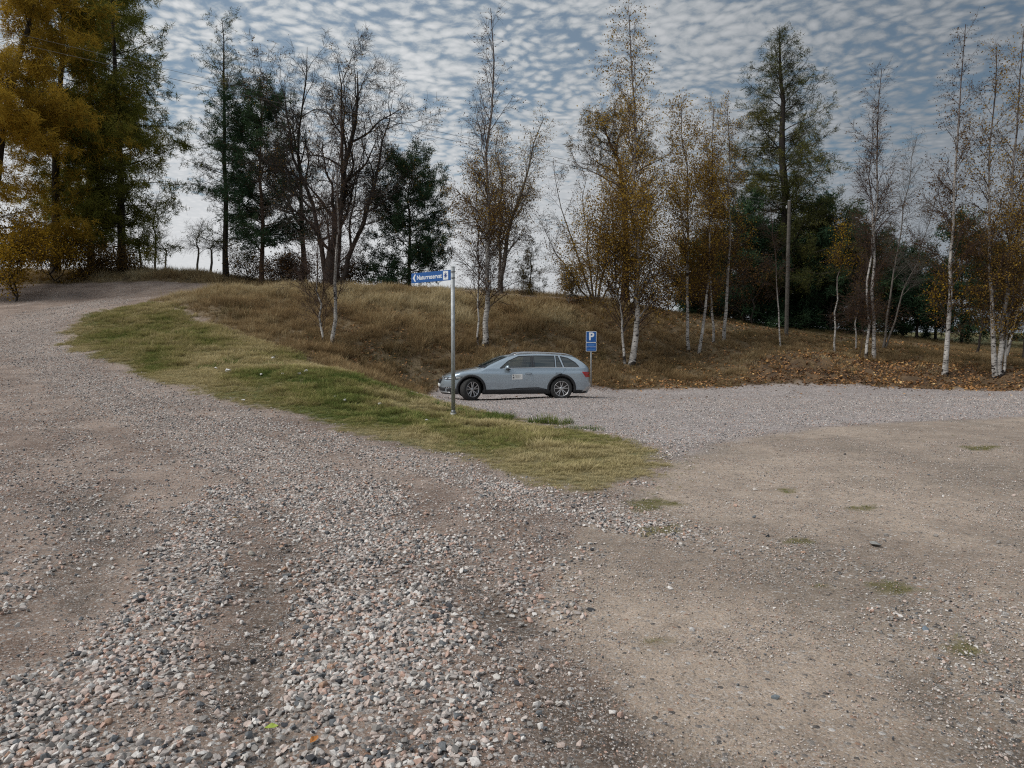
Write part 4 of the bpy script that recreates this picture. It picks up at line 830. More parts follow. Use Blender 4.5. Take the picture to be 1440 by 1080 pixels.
def front_y(name, y0, y1, z0, z1, mat, parent, off=.006, ny=14, nz=4, taper=0.0):
    """a panel wrapped over the nose between two half-breadths"""
    xs_ = np.concatenate([np.linspace(0, .08, 300), np.linspace(.081, .9, 300)])
    bm = bmesh.new(); G = []
    for j in range(nz + 1):
        z = z0 + (z1 - z0) * j / nz; row = []; f = 1 - taper * (1 - j / nz)
        Wz = Wd(xs_, np.full(len(xs_), z))
        for i in range(ny + 1):
            y = (y0 + (y1 - y0) * i / ny) * f; xx = np.interp(abs(y), Wz, xs_); row.append((xx, y, z))
        G.append(row)
    g = []
    for row in G:
        r_ = []
        for xx, y, z in row:
            r_.append(bm.verts.new((xx + float(shift(xx, z)) - off, y * (1 + off * .4), z)))
        g.append(r_)
    for j in range(nz):
        for i in range(ny): bm.faces.new((g[j][i], g[j][i + 1], g[j + 1][i + 1], g[j + 1][i]))
    be = [e for e in bm.edges if e.is_boundary]; bv = {}
    for e in be:
        for v in e.verts:
            if v not in bv: bv[v] = bm.verts.new(v.co + Vector((.02, 0, 0)))
    for e in be: a, c = e.verts; bm.faces.new((a, c, bv[c], bv[a]))
    bmesh.ops.recalc_face_normals(bm, faces=bm.faces[:]); return to_obj(bm, name, CM[mat], parent, True)

FW, RW, WR = .95, 3.79, .345
WIN = {'front': [(1.84, .992), (2.84, .997), (2.84, 1.378), (2.45, 1.362), (2.11, 1.215)], 'rear': [(2.925, .997), (3.59, 1.003), (3.59, 1.372), (2.925, 1.38)], 'small': [(3.635, 1.004), (3.83, 1.006), (3.705, 1.366), (3.635, 1.368)],
       'quarter': [(3.89, 1.012), (4.36, 1.03), (4.25, 1.16), (4.02, 1.305), (3.775, 1.36)]}
def inside(x, z, poly, grow_=0.0):
    r = np.ones(x.shape, bool)
    for i in range(len(poly)):
        a = np.array(poly[i]); b_ = np.array(poly[(i + 1) % len(poly)]); e = (b_ - a) / np.linalg.norm(b_ - a); r &= ((x - a[0]) * e[1] - (z - a[1]) * e[0]) < grow_
    return r
fx_, fy_ = hit(666, 563.5); rx_, ry_ = hit(786, 560)
yaw = math.atan2(ry_ - fy_, rx_ - fx_) * 1.12
cyw, syw = math.cos(yaw), math.sin(yaw); mid = np.array([(fx_ + rx_) / 2, (fy_ + ry_) / 2]); loc_mid = np.array([(FW + RW) / 2, -.86])
org = mid - np.array([cyw * loc_mid[0] - syw * loc_mid[1], syw * loc_mid[0] + cyw * loc_mid[1]])
car = thing('parked_car', (org[0], org[1], float(hgt(mid[0] - syw * .8, mid[1] + .8)) + .012), yaw, label='grey blue estate car with black wheel arches parked in front of the bank', category='car')
# body shell
st = np.unique(np.concatenate([np.linspace(0, .02, 8), np.linspace(.02, .3, 26), np.linspace(.3, 4.5, 190), np.linspace(4.5, 4.82, 26), np.linspace(4.82, 4.86, 10)]))
rows = []
for f in np.linspace(0, 1, 40): rows.append(.19 + (Tz(st) - Rr_(st) - .19) * f)
ph = np.linspace(0, 1, 15)[1:]
for p_ in ph: rows.append(Tz(st) - Rr_(st) + Rr_(st) * np.sin(p_ * math.pi / 2) ** (2 / NEXP))
Zb = np.array(rows); Xb = np.broadcast_to(st, Zb.shape)
Yb = Wd(Xb, Zb)
for k, p_ in enumerate(ph): Yb[40 + k] = np.interp(Zb[40 + k], _zk, _wk) * pf(st) * np.cos(p_ * math.pi / 2) ** (2 / NEXP)
Yb[-1] = 0; Yb[:, 0] = 0; Yb[:, -1] = 0
def cowl(x, yr): return -np.interp(x, [.7, 1.25, 1.5, 2.1, 2.7], [0, .16, .25, .20, 0]) * (1 - np.clip(yr, 0, 1) ** 2.2)
Bs = np.maximum(np.interp(Zb, _zk, _wk) * pf(Xb), 1e-4); CW = np.zeros_like(Xb); CW[40:] = cowl(Xb, Yb / Bs)[40:]; CW[:, :2] = 0
Vb = np.stack([Xb + shift(Xb, Zb) + CW, Yb, Zb], -1); nr, nc = Zb.shape
idb = np.arange(nr * nc).reshape(nr, nc); Fb = np.stack([idb[:-1, :-1], idb[:-1, 1:], idb[1:, 1:], idb[1:, :-1]], -1).reshape(-1, 4)
xc = Xb.ravel()[Fb].mean(1); zc = Zb.ravel()[Fb].mean(1); yc = Yb.ravel()[Fb].mean(1); rowi = np.repeat(np.arange(nr - 1), nc - 1)
keep = np.ones(len(Fb), bool)
for wv in WIN.values(): keep &= ~inside(xc, zc, wv, -.012)
for cx in (FW, RW): keep &= np.hypot(xc - cx, (zc - .345)) > .405
wsc = (rowi >= 40) & (xc > 1.45) & (xc < 2.10) & (yc < np.interp(zc, _zk, _wk) * .90); keep &= ~wsc
Fb = Fb[keep]; V1 = Vb.reshape(-1, 3) * np.array([1, -1, 1]); V2 = Vb.reshape(-1, 3)
obj('body', np_mesh('body', np.concatenate([V1, V2]), np.concatenate([Fb, Fb[:, ::-1] + len(V1)]), CM['paint'], smooth=True), car)
for sd in (-1, 1):
    d1 = patch('door', [(1.80, .34), (2.872, .34), (2.872, .980), (1.80, .955)], 'paint', car, .006, .04, sd, True); d2 = patch('door', [(2.884, .34), (3.36, .34), (3.62, .62), (3.93, .985), (2.884, .980)], 'paint', car, .006, .035, sd, True)
    for dd, px0, k in ((d1, 2.74, 0), (d2, 3.69, 1)):
        bm = bmesh.new(); bmesh.ops.create_uvsphere(bm, u_segments=14, v_segments=8, radius=1)
        for v in bm.verts: v.co = Vector((v.co.x * .105, v.co.y * .022, v.co.z * .017 + .006 * abs(v.co.x)))
        q = side_pos(np.array([px0]), np.array([.83]), sd, .024)[0]
        for v in bm.verts: v.co += Vector(q)
        h1 = to_obj(bm, 'handle', CM['paint'], dd, True)
        patch('handle_recess_shade', [(px0 - .11, .805), (px0 + .11, .805), (px0 + .08, .852), (px0 - .08, .852)], 'inner', dd, .0075, .03, sd)  # flat dark patch paints the shade of the hollow behind the handle
    for nm, wv in WIN.items():
        patch('side_window', wv, 'glass' if nm == 'front' else 'tint', car, .001, .06, sd, True)
        frame('window_trim', wv, .018, 'gloss', car, .005 if nm in ('front', 'quarter') else .004, sd)
    patch('pillar_trim', [(2.85, 1.0), (2.915, 1.0), (2.915, 1.385), (2.85, 1.385)], 'gloss', car, .0032, .06, sd)
    patch('belt_trim', [(1.93, .9845), (4.40, 1.010), (4.385, 1.022), (1.93, .9965)], 'chrome', car, .009, .06, sd)
    patch('sill_cladding', [(1.30, .195), (3.44, .195), (3.44, .30), (3.30, .345), (1.42, .335), (1.30, .30)], 'black', car, .012, .06, sd)
    patch('sill_cladding', [(2.0, .347), (3.28, .352), (3.05, .40), (2.4, .385)], 'black', car, .0095, .06, sd)
    for cx in (FW, RW):
        a = np.radians(np.linspace(-14, 194, 44)); ro = .462; ri = .392
        V = []
        for rr, of in ((ri, -.05), (ri, .014), (ro, .012), (ro, -.004)):
            xx = cx + rr * np.cos(a); zz = np.maximum(.345 + rr * np.sin(a), .20); V.append(side_pos(xx, zz, sd, of))
        V = np.concatenate(V); n = len(a); i_ = np.arange(n - 1); F = np.concatenate([np.stack([i_ + k * n, i_ + 1 + k * n, i_ + 1 + (k + 1) * n, i_ + (k + 1) * n], 1) for k in range(3)])
        obj('wheel_arch', np_mesh('wheel_arch', V, F, CM['black'], smooth=True), car)
        V = []
        for yy in (.50, .86):
            V.append(np.stack([cx + .40 * np.cos(a), np.full(n, sd * yy), .345 + .40 * np.sin(a)], 1))
        V = np.concatenate(V + [np.array([[cx, sd * .50, .345]])]); F = np.stack([i_, i_ + 1, i_ + 1 + n, i_ + n], 1); F2 = np.stack([i_, i_ + 1, np.full(n - 1, 2 * n)], 1)
        obj('wheel_well', np_mesh('wheel_well', V, [F, F2], CM['inner']), car)
    # lamps
    hl = patch('headlight', [(.075, .655), (.20, .625), (.52, .655), (.70, .745), (.60, .748), (.20, .722), (.075, .705)][:7], 'lampdark', car, .006, .03, sd, True)
    for (x0, x1, z0, z1) in ((.11, .17, .655, .695), (.23, .33, .662, .703), (.46, .60, .682, .728)): patch('lens', [(x0, z0), (x1, z0 + .006), (x1 + .02, z1 + .006), (x0 + .01, z1)], 'lamp', hl, .010, .03, sd)
    patch('fog_lamp', [(.16, .385), (.44, .40), (.44, .435), (.16, .415)], 'gloss', car, .006, .04, sd)
    for k in range(4): patch('lens', [(.185 + .062 * k, .395), (.225 + .062 * k, .397), (.235 + .062 * k, .416), (.195 + .062 * k, .414)], 'lamp', car.children[-1] if False else hl, .010, .03, sd)
    tl = patch('tail_light', [(4.57, .70), (4.76, .705), (4.80, .86), (4.44, .875)], 'red', car, .007, .04, sd, True)
    patch('lens', [(4.70, .76), (4.775, .76), (4.785, .80), (4.69, .80)], 'ink', tl, .009, .03, sd)
    patch('bumper_trim', [(4.45, .255), (4.75, .30), (4.83, .44), (4.80, .455), (4.60, .40)], 'silver', car, .010, .04, sd)
    patch('bumper_cladding', [(4.17, .20), (4.60, .20), (4.82, .29), (4.44, .26), (4.22, .30)][:5] if False else [(4.17, .20), (4.55, .20), (4.70, .29), (4.42, .30), (4.20, .34)], 'black', car, .006, .04, sd)
    patch('bumper_cladding', [(.20, .20), (.56, .20), (.53, .36), (.40, .40), (.20, .36)], 'black', car, .006, .04, sd)
    patch('reflector', [(4.60, .452), (4.72, .468), (4.72, .486), (4.60, .470)], 'red', car, .008, .04, sd) if False else None
    # mirror
    bm = bmesh.new(); bmesh.ops.create_uvsphere(bm, u_segments=18, v_segments=12, radius=1)
    for v in bm.verts:
        x_, y_, z_ = v.co; v.co = Vector((x_ * .085 * (1 if x_ < 0 else .5), y_ * .125, z_ * .072 * (1 if z_ > 0 else .8)))
        v.co += Vector((2.08, sd * 1.03, 1.02))
    mr = to_obj(bm, 'wing_mirror', CM['paint'], car, True)
    bm = bmesh.new(); bmesh.ops.create_cube(bm, size=1)
    for v in bm.verts: v.co = Vector((v.co.x * .07, v.co.y * .16, v.co.z * .035)) + Vector((2.09, sd * .93, .955 + .02 * (v.co.y * sd > 0)))
    to_obj(bm, 'mirror_foot', CM['black'], mr)
    bm = bmesh.new(); bmesh.ops.create_uvsphere(bm, u_segments=14, v_segments=8, radius=1)
    for v in bm.verts: v.co = Vector((v.co.x * .08, v.co.y * .118, v.co.z * .022)) + Vector((2.085, sd * 1.03, .962))
    to_obj(bm, 'mirror_underside', CM['black'], mr, True)
    # roof rail
    ts_ = np.linspace(0, 1, 26); xr = 2.32 + 1.86 * ts_; zr = Tz(xr) - .028 + .050 * np.minimum(1, np.sin(np.pi * ts_) * 3.5); yr = np.full(26, sd * .575) - sd * .03 * (2 * ts_ - 1) ** 2
    V, F, _r = tubes([dict(p=np.stack([xr, yr, zr], -1)[None], r=np.full((1, 26), .014))], [8]); obj('roof_rail', np_mesh('roof_rail', V, F, CM['chrome'], smooth=True), car)
# windscreen, rear window, spoiler
def top_sheet(name, x0, x1, wfr, mat, off, nx=14, ny=18):
    xs_ = np.linspace(x0, x1, nx); V = []
    for xv in xs_:
        T_, r = Tz(xv), Rr_(xv); b0 = np.interp(T_ - r * .4, _zk, _wk) * pf(xv)
        for s in np.linspace(-1, 1, ny): y_ = s * b0 * wfr; z_ = T_ - r + r * (1 - abs(y_ / b0) ** NEXP) ** (1 / NEXP); V.append((xv + float(cowl(np.array(xv), np.array(abs(y_) / (b0 + 1e-6)))) - off * .4, y_, z_ + off))
    id_ = np.arange(nx * ny).reshape(nx, ny); F = np.stack([id_[:-1, :-1], id_[1:, :-1], id_[1:, 1:], id_[:-1, 1:]], -1).reshape(-1, 4); return obj(name, np_mesh(name, np.array(V), F, CM[mat], smooth=True), car)
top_sheet('windscreen', 1.40, 2.14, .93, 'glass', .006)
ws = top_sheet('windscreen_trim', 1.38, 1.50, .94, 'gloss', .0085)
top_sheet('rear_window', 4.36, 4.66, .86, 'tint', .006)
V = []; xs_ = np.linspace(4.12, 4.40, 6)
top_sheet('roof_spoiler', 4.10, 4.31, .93, 'paint', .018)
gr = front_y('grille', -.40, .40, .50, .665, 'gloss', car, .012, 20, 5, .28)
for k in range(9): front_y('grille_bar', -.33 + .075 * k, -.318 + .075 * k, .515, .655, 'black', gr, .020, 1, 4, .12)
front_y('grille_surround', -.42, .42, .664, .680, 'chrome', car, .016, 20, 1)
front_y('number_plate', -.26, .26, .405, .505, 'white', car, .026, 8, 2)
front_y('lower_intake', -.62, .62, .285, .395, 'black', car, .006, 22, 3, .1)
front_y('skid_trim', -.72, .72, .222, .262, 'silver', car, .014, 24, 2)
front_y('bumper_lip', -.74, .74, .188, .220, 'black', car, .008, 24, 1)
bm = bmesh.new(); bmesh.ops.create_uvsphere(bm, u_segments=12, v_segments=6, radius=.036)
for v in bm.verts: v.co = Vector((v.co.x * .3 + .115, v.co.y, v.co.z + .712))
to_obj(bm, 'bonnet_badge', CM['silver'], car, True)
# floor, cabin and seats
def bx(bm, x0, x1, y0, y1, z0, z1):
    r = bmesh.ops.create_cube(bm, size=1)
    for v in r['verts']: v.co = Vector(((x0 + x1) / 2 + v.co.x * (x1 - x0), (y0 + y1) / 2 + v.co.y * (y1 - y0), (z0 + z1) / 2 + v.co.z * (z1 - z0)))
bm = bmesh.new(); bx(bm, .22, 4.66, -.50, .50, .20, .50); bx(bm, 1.36, 3.37, -.86, .86, .21, .33); to_obj(bm, 'underbody', CM['inner'], car)
bm = bmesh.new(); bx(bm, 1.42, 4.55, -.80, .80, .50, .62); bx(bm, 1.42, 1.95, -.78, .78, .62, .95); bx(bm, 3.75, 4.5, -.74, .74, .62, .95); to_obj(bm, 'cabin', CM['inner'], car)
for sx in (2.72, 3.52):
    for sy in ((-.38, .38) if sx < 3 else (-.42, 0, .42)):
        bm = bmesh.new(); n_ = 12; prof = [(0, .62, .24), (.02, .85, .25), (.07, 1.08, .23), (.10, 1.17, .18)]
        V = []
        for (dx, z_, hw) in prof:
            for q in range(n_): a = q * 2 * math.pi / n_; V.append(bm.verts.new((sx + dx + .06 * math.cos(a), sy + hw * math.copysign(abs(math.sin(a)) ** .6, math.sin(a)), z_)))
        for j in range(len(prof) - 1):
            for q in range(n_): bm.faces.new((V[j * n_ + q], V[j * n_ + (q + 1) % n_], V[(j + 1) * n_ + (q + 1) % n_], V[(j + 1) * n_ + q]))
        bm.faces.new(V[-n_:])
        s_ = to_obj(bm, 'seat', CM['seat' if sx < 3 else 'inner'], car, True)
        bm = bmesh.new(); bmesh.ops.create_uvsphere(bm, u_segments=12, v_segments=8, radius=1)
        for v in bm.verts: v.co = Vector((v.co.x * .05 + sx + .11, v.co.y * .13 + sy, v.co.z * .085 + 1.25))
        to_obj(bm, 'headrest', CM['seat' if sx < 3 else 'inner'], s_, True)



ang_ = np.linspace(0, 2 * np.pi, 25); V, F, _r = tubes([dict(p=np.stack([2.10 + .06 * np.sin(ang_), -.38 + .17 * np.cos(ang_), .99 + .16 * np.sin(ang_)], -1)[None], r=np.full((1, 25), .014))], [6]); obj('steering_wheel', np_mesh('steering_wheel', V, F, CM['inner'], smooth=True), car)
# magnet sign on the front door (camera side)
dg = patch('door_sign', [(2.22, .645), (2.545, .650), (2.545, .815), (2.22, .81)], 'white', car, .010, .05)
patch('sign_mark', [(2.243, .68), (2.285, .68), (2.285, .722), (2.243, .722)], 'ink', dg, .0125, .05); patch('sign_mark', [(2.248, .75), (2.282, .75), (2.265, .79)], 'ink', dg, .0125, .05)
for k, (z0, x1) in enumerate([(.765, 2.50), (.738, 2.48), (.705, 2.45)]): patch('sign_mark', [(2.32, z0), (x1, z0 + .001), (x1, z0 + .013), (2.32, z0 + .012)], 'yellowish', dg, .0125, .05)
# wheels
def lathe(prof, seg, closed=True):
    a = np.arange(seg) * 2 * math.pi / seg; V = np.concatenate([np.stack([np.cos(a) * r, np.full(seg, y_), np.sin(a) * r], 1) for r, y_ in prof]); n = len(prof); F = []
    for j in range(n - 1):
        i_ = np.arange(seg); F.append(np.stack([j * seg + i_, j * seg + (i_ + 1) % seg, (j + 1) * seg + (i_ + 1) % seg, (j + 1) * seg + i_], 1))
    return V, np.concatenate(F)
tyre_me = None
def make_wheel(x_, sd, steer):
    global tyre_me
    wv = bpy.data.objects.new('wheel', None); link(wv, car); wv.location = (x_, sd * .795, WR); wv.rotation_euler = (0, 0, steer + (math.pi if sd > 0 else 0))
    if tyre_me is None:   # outer face towards -y
        V, F = lathe([(.235, -.105), (.30, -.118), (.332, -.108), (.345, -.085), (.347, 0), (.345, .085), (.332, .105), (.29, .115), (.235, .10)], 48)
        t1 = np_mesh('tyre', V, F, CM['rubber'], smooth=True)
        bm = bmesh.new()
        for k in range(44):
            a = k * 2 * math.pi / 44
            for yy in (-.062, 0, .062):
                r = bmesh.ops.create_cube(bm, size=1)
                for v in r['verts']: v.co = Vector((v.co.x * .030, v.co.y * .045 + yy, v.co.z * .006 + .3465)); v.co = Matrix.Rotation(a + yy, 3, 'Y') @ v.co
        t2 = bpy.data.meshes.new('tread'); bm.to_mesh(t2); bm.free(); t2.materials.append(CM['rubber'])
        V, F = lathe([(.236, -.108), (.243, -.112), (.232, -.113), (.222, -.095), (.215, -.02), (.215, .08), (.0, .08)], 40); t3 = np_mesh('rim', V, F, CM['alloy'], smooth=True)
        V, F = lathe([(.218, -.03), (.0, -.03)], 32); t6 = np_mesh('brake_disc', V, F, CM['gloss'])
        bm = bmesh.new()
        for k in range(5):
            for dlt in (-.19, .19):
                a0 = k * 2 * math.pi / 5 + math.pi / 2; a1 = a0 + dlt * 1.25; a_ = a0 + dlt * .55
                p0 = Vector((math.cos(a_) * .05, 0, math.sin(a_) * .05)); p1 = Vector((math.cos(a1) * .225, 0, math.sin(a1) * .225)); dr = (p1 - p0).normalized(); pr = Vector((-dr.z, 0, dr.x))
                q = []
                for (pp, ww, yo) in ((p0, .019, -.085), (p1, .014, -.104)):
                    for s1, y1 in ((-1, yo + .012), (-.55, yo), (.55, yo), (1, yo + .012)): q.append(bm.verts.new(pp + pr * ww * s1 + Vector((0, y1, 0))))
                    for s1 in (1, -1): q.append(bm.verts.new(pp + pr * ww * s1 + Vector((0, yo + .045, 0))))
                for i in range(6): bm.faces.new((q[i], q[(i + 1) % 6], q[6 + (i + 1) % 6], q[6 + i]))
        t4 = bpy.data.meshes.new('spokes'); bm.to_mesh(t4); bm.free(); t4.materials.append(CM['alloy'])
        V, F = lathe([(.062, -.05), (.06, -.09), (.045, -.098), (.0, -.099)], 20); t5 = np_mesh('hub', V, F, CM['silver'], smooth=True)
        tyre_me = [('tyre', t1), ('tread', t2), ('rim', t3), ('spokes', t4), ('hub', t5), ('brake_disc', t6)]
    for nm, me in tyre_me: 
        o = obj(nm, me, wv)
        if nm in ('tread', 'spokes'): o['kind'] = 'stuff'
for sd in (-1, 1):
    make_wheel(FW, sd, R(31)); make_wheel(RW, sd, 0)

# ------------------------------------------------------------------ signs and poles
SM = {'blue': simple('sign_blue', (.004, .082, .30), .6, noise=.08, nscale=8), 'white': simple('sign_white', (.72, .75, .78), .4), 'galv': simple('galvanised_steel', (.36, .38, .39), .5, .45, noise=.22, nscale=14), 'steel': simple('band_steel', (.22, .23, .24), .45, .6),
      'wood': simple('weathered_pole_wood', (.10, .09, .078), .85, noise=.35, nscale=9, bump=.01), 'dkblue': simple('emblem_blue', (.01, .04, .20), .4), 'pale': simple('pale_blue_print', (.10, .28, .62), .4), 'wire': simple('cable', (.10, .10, .10), .5), 'conc': simple('concrete_footing', (.30, .29, .27), .9, noise=.2)}
def cyl(bm, r0, r1, z0, z1, seg=20, cx=0, cy=0, cap=True):
    r = bmesh.ops.create_cone(bm, cap_ends=cap, segments=seg, radius1=r0, radius2=r1, depth=z1 - z0)
    for v in r['verts']: v.co += Vector((cx, cy, (z0 + z1) / 2))
def mk(bm, name, mat, parent, smooth=False, **k):
    me = bpy.data.meshes.new(name); bm.to_mesh(me); bm.free(); me.materials.append(mat); me.polygons.foreach_set('use_smooth', np.full(len(me.polygons), smooth)); return obj(name, me, parent, **k)
def slab(poly, y0, y1, bm):
    """prism of an (x,z) outline between two y"""
    a = [bm.verts.new((p[0], y0, p[1])) for p in poly]; b_ = [bm.verts.new((p[0], y1, p[1])) for p in poly]; bm.faces.new(a); bm.faces.new(b_[::-1]); n = len(poly)
    for i in range(n): bm.faces.new((a[i], a[(i + 1) % n], b_[(i + 1) % n], b_[i]))
    bmesh.ops.recalc_face_normals(bm, faces=bm.faces[:])
def rrect(x0, x1, z0, z1, r, k=4):
    out = []
    for cx, cz, a0 in ((x1 - r, z0 + r, -90), (x1 - r, z1 - r, 0), (x0 + r, z1 - r, 90), (x0 + r, z0 + r, 180)):
        for j in range(k + 1): a = R(a0 + 90 * j / k); out.append((cx + r * math.cos(a), cz + r * math.sin(a)))
    return out
def text_part(s, size, cx, cz, y_, mat, parent, sx=1.0, off=0.0, name='lettering'):
    cu = bpy.data.curves.new(name, 'FONT'); cu.body = s; cu.size = size; cu.align_x = 'CENTER'; cu.align_y = 'CENTER'; cu.extrude = .0012; cu.offset = off
    tmp = bpy.data.objects.new('tmp', cu); C.objects.link(tmp); bpy.context.view_layer.update()
    me = bpy.data.meshes.new_from_object(tmp.evaluated_get(bpy.context.evaluated_depsgraph_get())); bpy.data.objects.remove(tmp)
    co = np.empty(len(me.vertices) * 3, np.float32); me.vertices.foreach_get('co', co); co = co.reshape(-1, 3)
    co = np.stack([co[:, 0] * sx + cx, y_ - co[:, 2], co[:, 1] + cz], 1); me.vertices.foreach_set('co', co.astype(np.float32).ravel()); me.materials.clear(); me.materials.append(mat); me.update()
    o = obj(name, me, parent); o['kind'] = 'stuff' if False else 'part'; del o['kind']; return o
sx, sy = hit(637.5, 584); sz = float(hgt(sx, sy)); topz = at(637.5, 375, sy)[2] - sz
sign = thing('direction_sign', (sx, sy, sz), 0, label='blue arrow sign reading Naturreservat on a tall galvanised post in the grass', category='road sign')
bm = bmesh.new(); cyl(bm, .046, .046, -.1, topz - .012, 24); cyl(bm, .050, .047, topz - .012, topz + .004, 24); mk(bm, 'post', SM['galv'], sign, True)
bm = bmesh.new(); cyl(bm, .075, .072, -.12, .06, 20); mk(bm, 'post_footing', SM['galv'], sign, True)
bm = bmesh.new(); cyl(bm, .052, .052, .05, .115, 20); mk(bm, 'post_clamp', SM['steel'], sign, True)
pl_far = at(579, 391.5, sy * 1.055); pl_near = np.array([sx, sy, at(632, 386.5, sy)[2]])
dv = np.array([sx - pl_far[0], sy - pl_far[1]]); PL = np.linalg.norm(dv); aang = math.atan2(dv[1], dv[0]); pz = (pl_far[2] + pl_near[2]) / 2 - sz; HH = .118
pe = bpy.data.objects.new('sign_plate', None)
plate = bmesh.new(); x0, x1 = -PL, -.052
slab(rrect(x0, x1, -HH, HH, .02), -.010, .010, plate); po = mk(plate, 'sign_plate', SM['blue'], sign); po.location = (0, 0, pz); po.rotation_euler.z = aang; bpy.data.objects.remove(pe)
Wp = x1 - x0
fr_ = rrect(x0 + .012, x1 - .012, -HH + .012, HH - .012, .015); fi_ = rrect(x0 + .018, x1 - .018, -HH + .018, HH - .018, .012)
yF = -.0115
bm = bmesh.new(); slab([(x0 + .05, 0), (x0 + .125, .088), (x0 + .165, .088), (x0 + .115, 0), (x0 + .165, -.088), (x0 + .125, -.088)], yF - .001, -.009, bm); mk(bm, 'arrow_head', SM['white'], po)
text_part('Naturreservat', .148, x0 + .19 + (Wp - .19 - .30) / 2, -.002, yF, SM['white'], po, 1.0, .003)
bpy.context.view_layer.update()
lt = [c for c in po.children if c.name.startswith('lettering')][0]; wl = lt.dimensions.x; want = Wp - .19 - .315; me = lt.data
co = np.empty(len(me.vertices) * 3, np.float32); me.vertices.foreach_get('co', co); co = co.reshape(-1, 3); c0_ = (co[:, 0].min() + co[:, 0].max()) / 2; co[:, 0] = (co[:, 0] - c0_) * want / (co[:, 0].max() - co[:, 0].min()) + x0 + .205 + want / 2; me.vertices.foreach_set('co', co.ravel()); me.update()
ex = x1 - .175
bm = bmesh.new(); slab(rrect(ex - .085, ex + .085, -.098, .098, .008), yF - .001, -.009, bm); mk(bm, 'emblem_panel', SM['white'], po)
st_ = []
for k in range(32):
    a = k * 2 * math.pi / 32; q = k % 4; rr = (.078, .046, .028, .046)[q]; st_.append((ex + rr * math.cos(a + math.pi / 2) * .86, rr * math.sin(a + math.pi / 2)))
bm = bmesh.new(); slab(st_[::-1], yF - .0035, yF - .001, bm); mk(bm, 'emblem', SM['dkblue'], po)
for zz in (pz - .07, pz + .07):
    bm = bmesh.new(); cyl(bm, .054, .054, zz - .011, zz + .011, 20); mk(bm, 'clamp_band', SM['steel'], sign, True)
# parking sign
qx, qy = hit(831, 544.5); qz = float(hgt(qx, qy)); s_top = at(831, 466, qy)[2] - qz; 
ps = thing('parking_sign', (qx, qy, qz), R(-6), label='blue parking sign with a white P on a thin post behind the car', category='road sign')
bm = bmesh.new(); cyl(bm, .029, .029, -.1, s_top - .01, 16, 0, .03); mk(bm, 'post', SM['galv'], ps, True)
def panel(name, z0, z1, extra):
    bm = bmesh.new(); slab(rrect(-.2, .2, z0, z1, .025), -.012, 0, bm); o = mk(bm, name, SM['white'], ps)
    bm = bmesh.new(); slab(rrect(-.185, .185, z0 + .015, z1 - .015, .018), -.0145, -.012, bm); mk(bm, 'blue_face', SM['blue'], o); extra(o); return o
def pP(o): text_part('P', .40, .005, s_top - .205, -.0165, SM['white'], o, 1.0, .012, 'letter')
panel('parking_panel', s_top - .42, s_top, pP)
def pT(o):
    zb = s_top - .425
    for (zz, hw, th, mt) in ((-.075, .13, .014, 'pale'), (-.115, .12, .012, 'pale'), (-.165, .185, .010, 'white'), (-.205, .04, .012, 'pale'), (-.255, .145, .016, 'pale')):
        bm = bmesh.new(); slab(rrect(-hw, hw, zb + zz - th / 2, zb + zz + th / 2, .003, 1), -.0165, -.0145, bm); mk(bm, 'print_line', SM[mt], o)
panel('supplementary_panel', s_top - .425 - .335, s_top - .425, pT)
# utility pole and cables
ux, uy, _u = at(1106, 457, 37.5); uz = float(hgt(ux, uy)); ut = at(1110, 283, uy)
up_ = thing('utility_pole', (ux, uy, uz), 0, label='weathered grey wooden utility pole standing before the dark thicket', category='utility pole')
V, F, _r = tubes([dict(p=np.array([[(0, 0, -.3), ((ut[0] - ux) * .5, 0, (ut[2] - uz) * .5), (ut[0] - ux, 0, ut[2] - uz)]]), r=np.array([[.10, .09, .08]]))], [16]); obj('pole_shaft', np_mesh('pole_shaft', V, F, SM['wood'], smooth=True), up_)
bm = bmesh.new(); cyl(bm, .083, .07, ut[2] - uz - .004, ut[2] - uz + .05, 16, ut[0] - ux); mk(bm, 'pole_cap', SM['steel'], up_, True)
bm = bmesh.new(); cyl(bm, .04, .03, ut[2] - uz - .35, ut[2] - uz - .22, 12, ut[0] - ux - .13); cyl(bm, .012, .012, ut[2] - uz - .28, ut[2] - uz - .27, 8, ut[0] - ux - .06); mk(bm, 'insulator', SM['white'], up_, True)
def cable(p0, pm, p1, label):
    """a sagging wire through three points"""
    p0, pm, p1 = map(np.array, (p0, pm, p1)); t_ = np.linspace(0, 1, 60)[:, None]
    c = 2 * pm - .5 * (p0 + p1); P_ = (1 - t_) ** 2 * p0 + 2 * t_ * (1 - t_) * c + t_ ** 2 * p1
    base = P_[0].copy(); o = thing('overhead_cable', base, 0, label=label, category='cable', group='cables above the road')
    V, F, _r = tubes([dict(p=(P_ - base)[None], r=np.full((1, 60), .008))], [6]); obj('wire', np_mesh('wire', V, F, SM['wire'], smooth=True), o)
cable(ut + [0, 0, -.28], at(600, 190, 33), at(-300, -15, 27), 'thin overhead cable running from the utility pole to the upper left')
cable(ut + [0, .1, -.1], at(540, 168, 38), at(-420, -60, 38), 'upper cable passing the tops of the bare trees towards the larches')
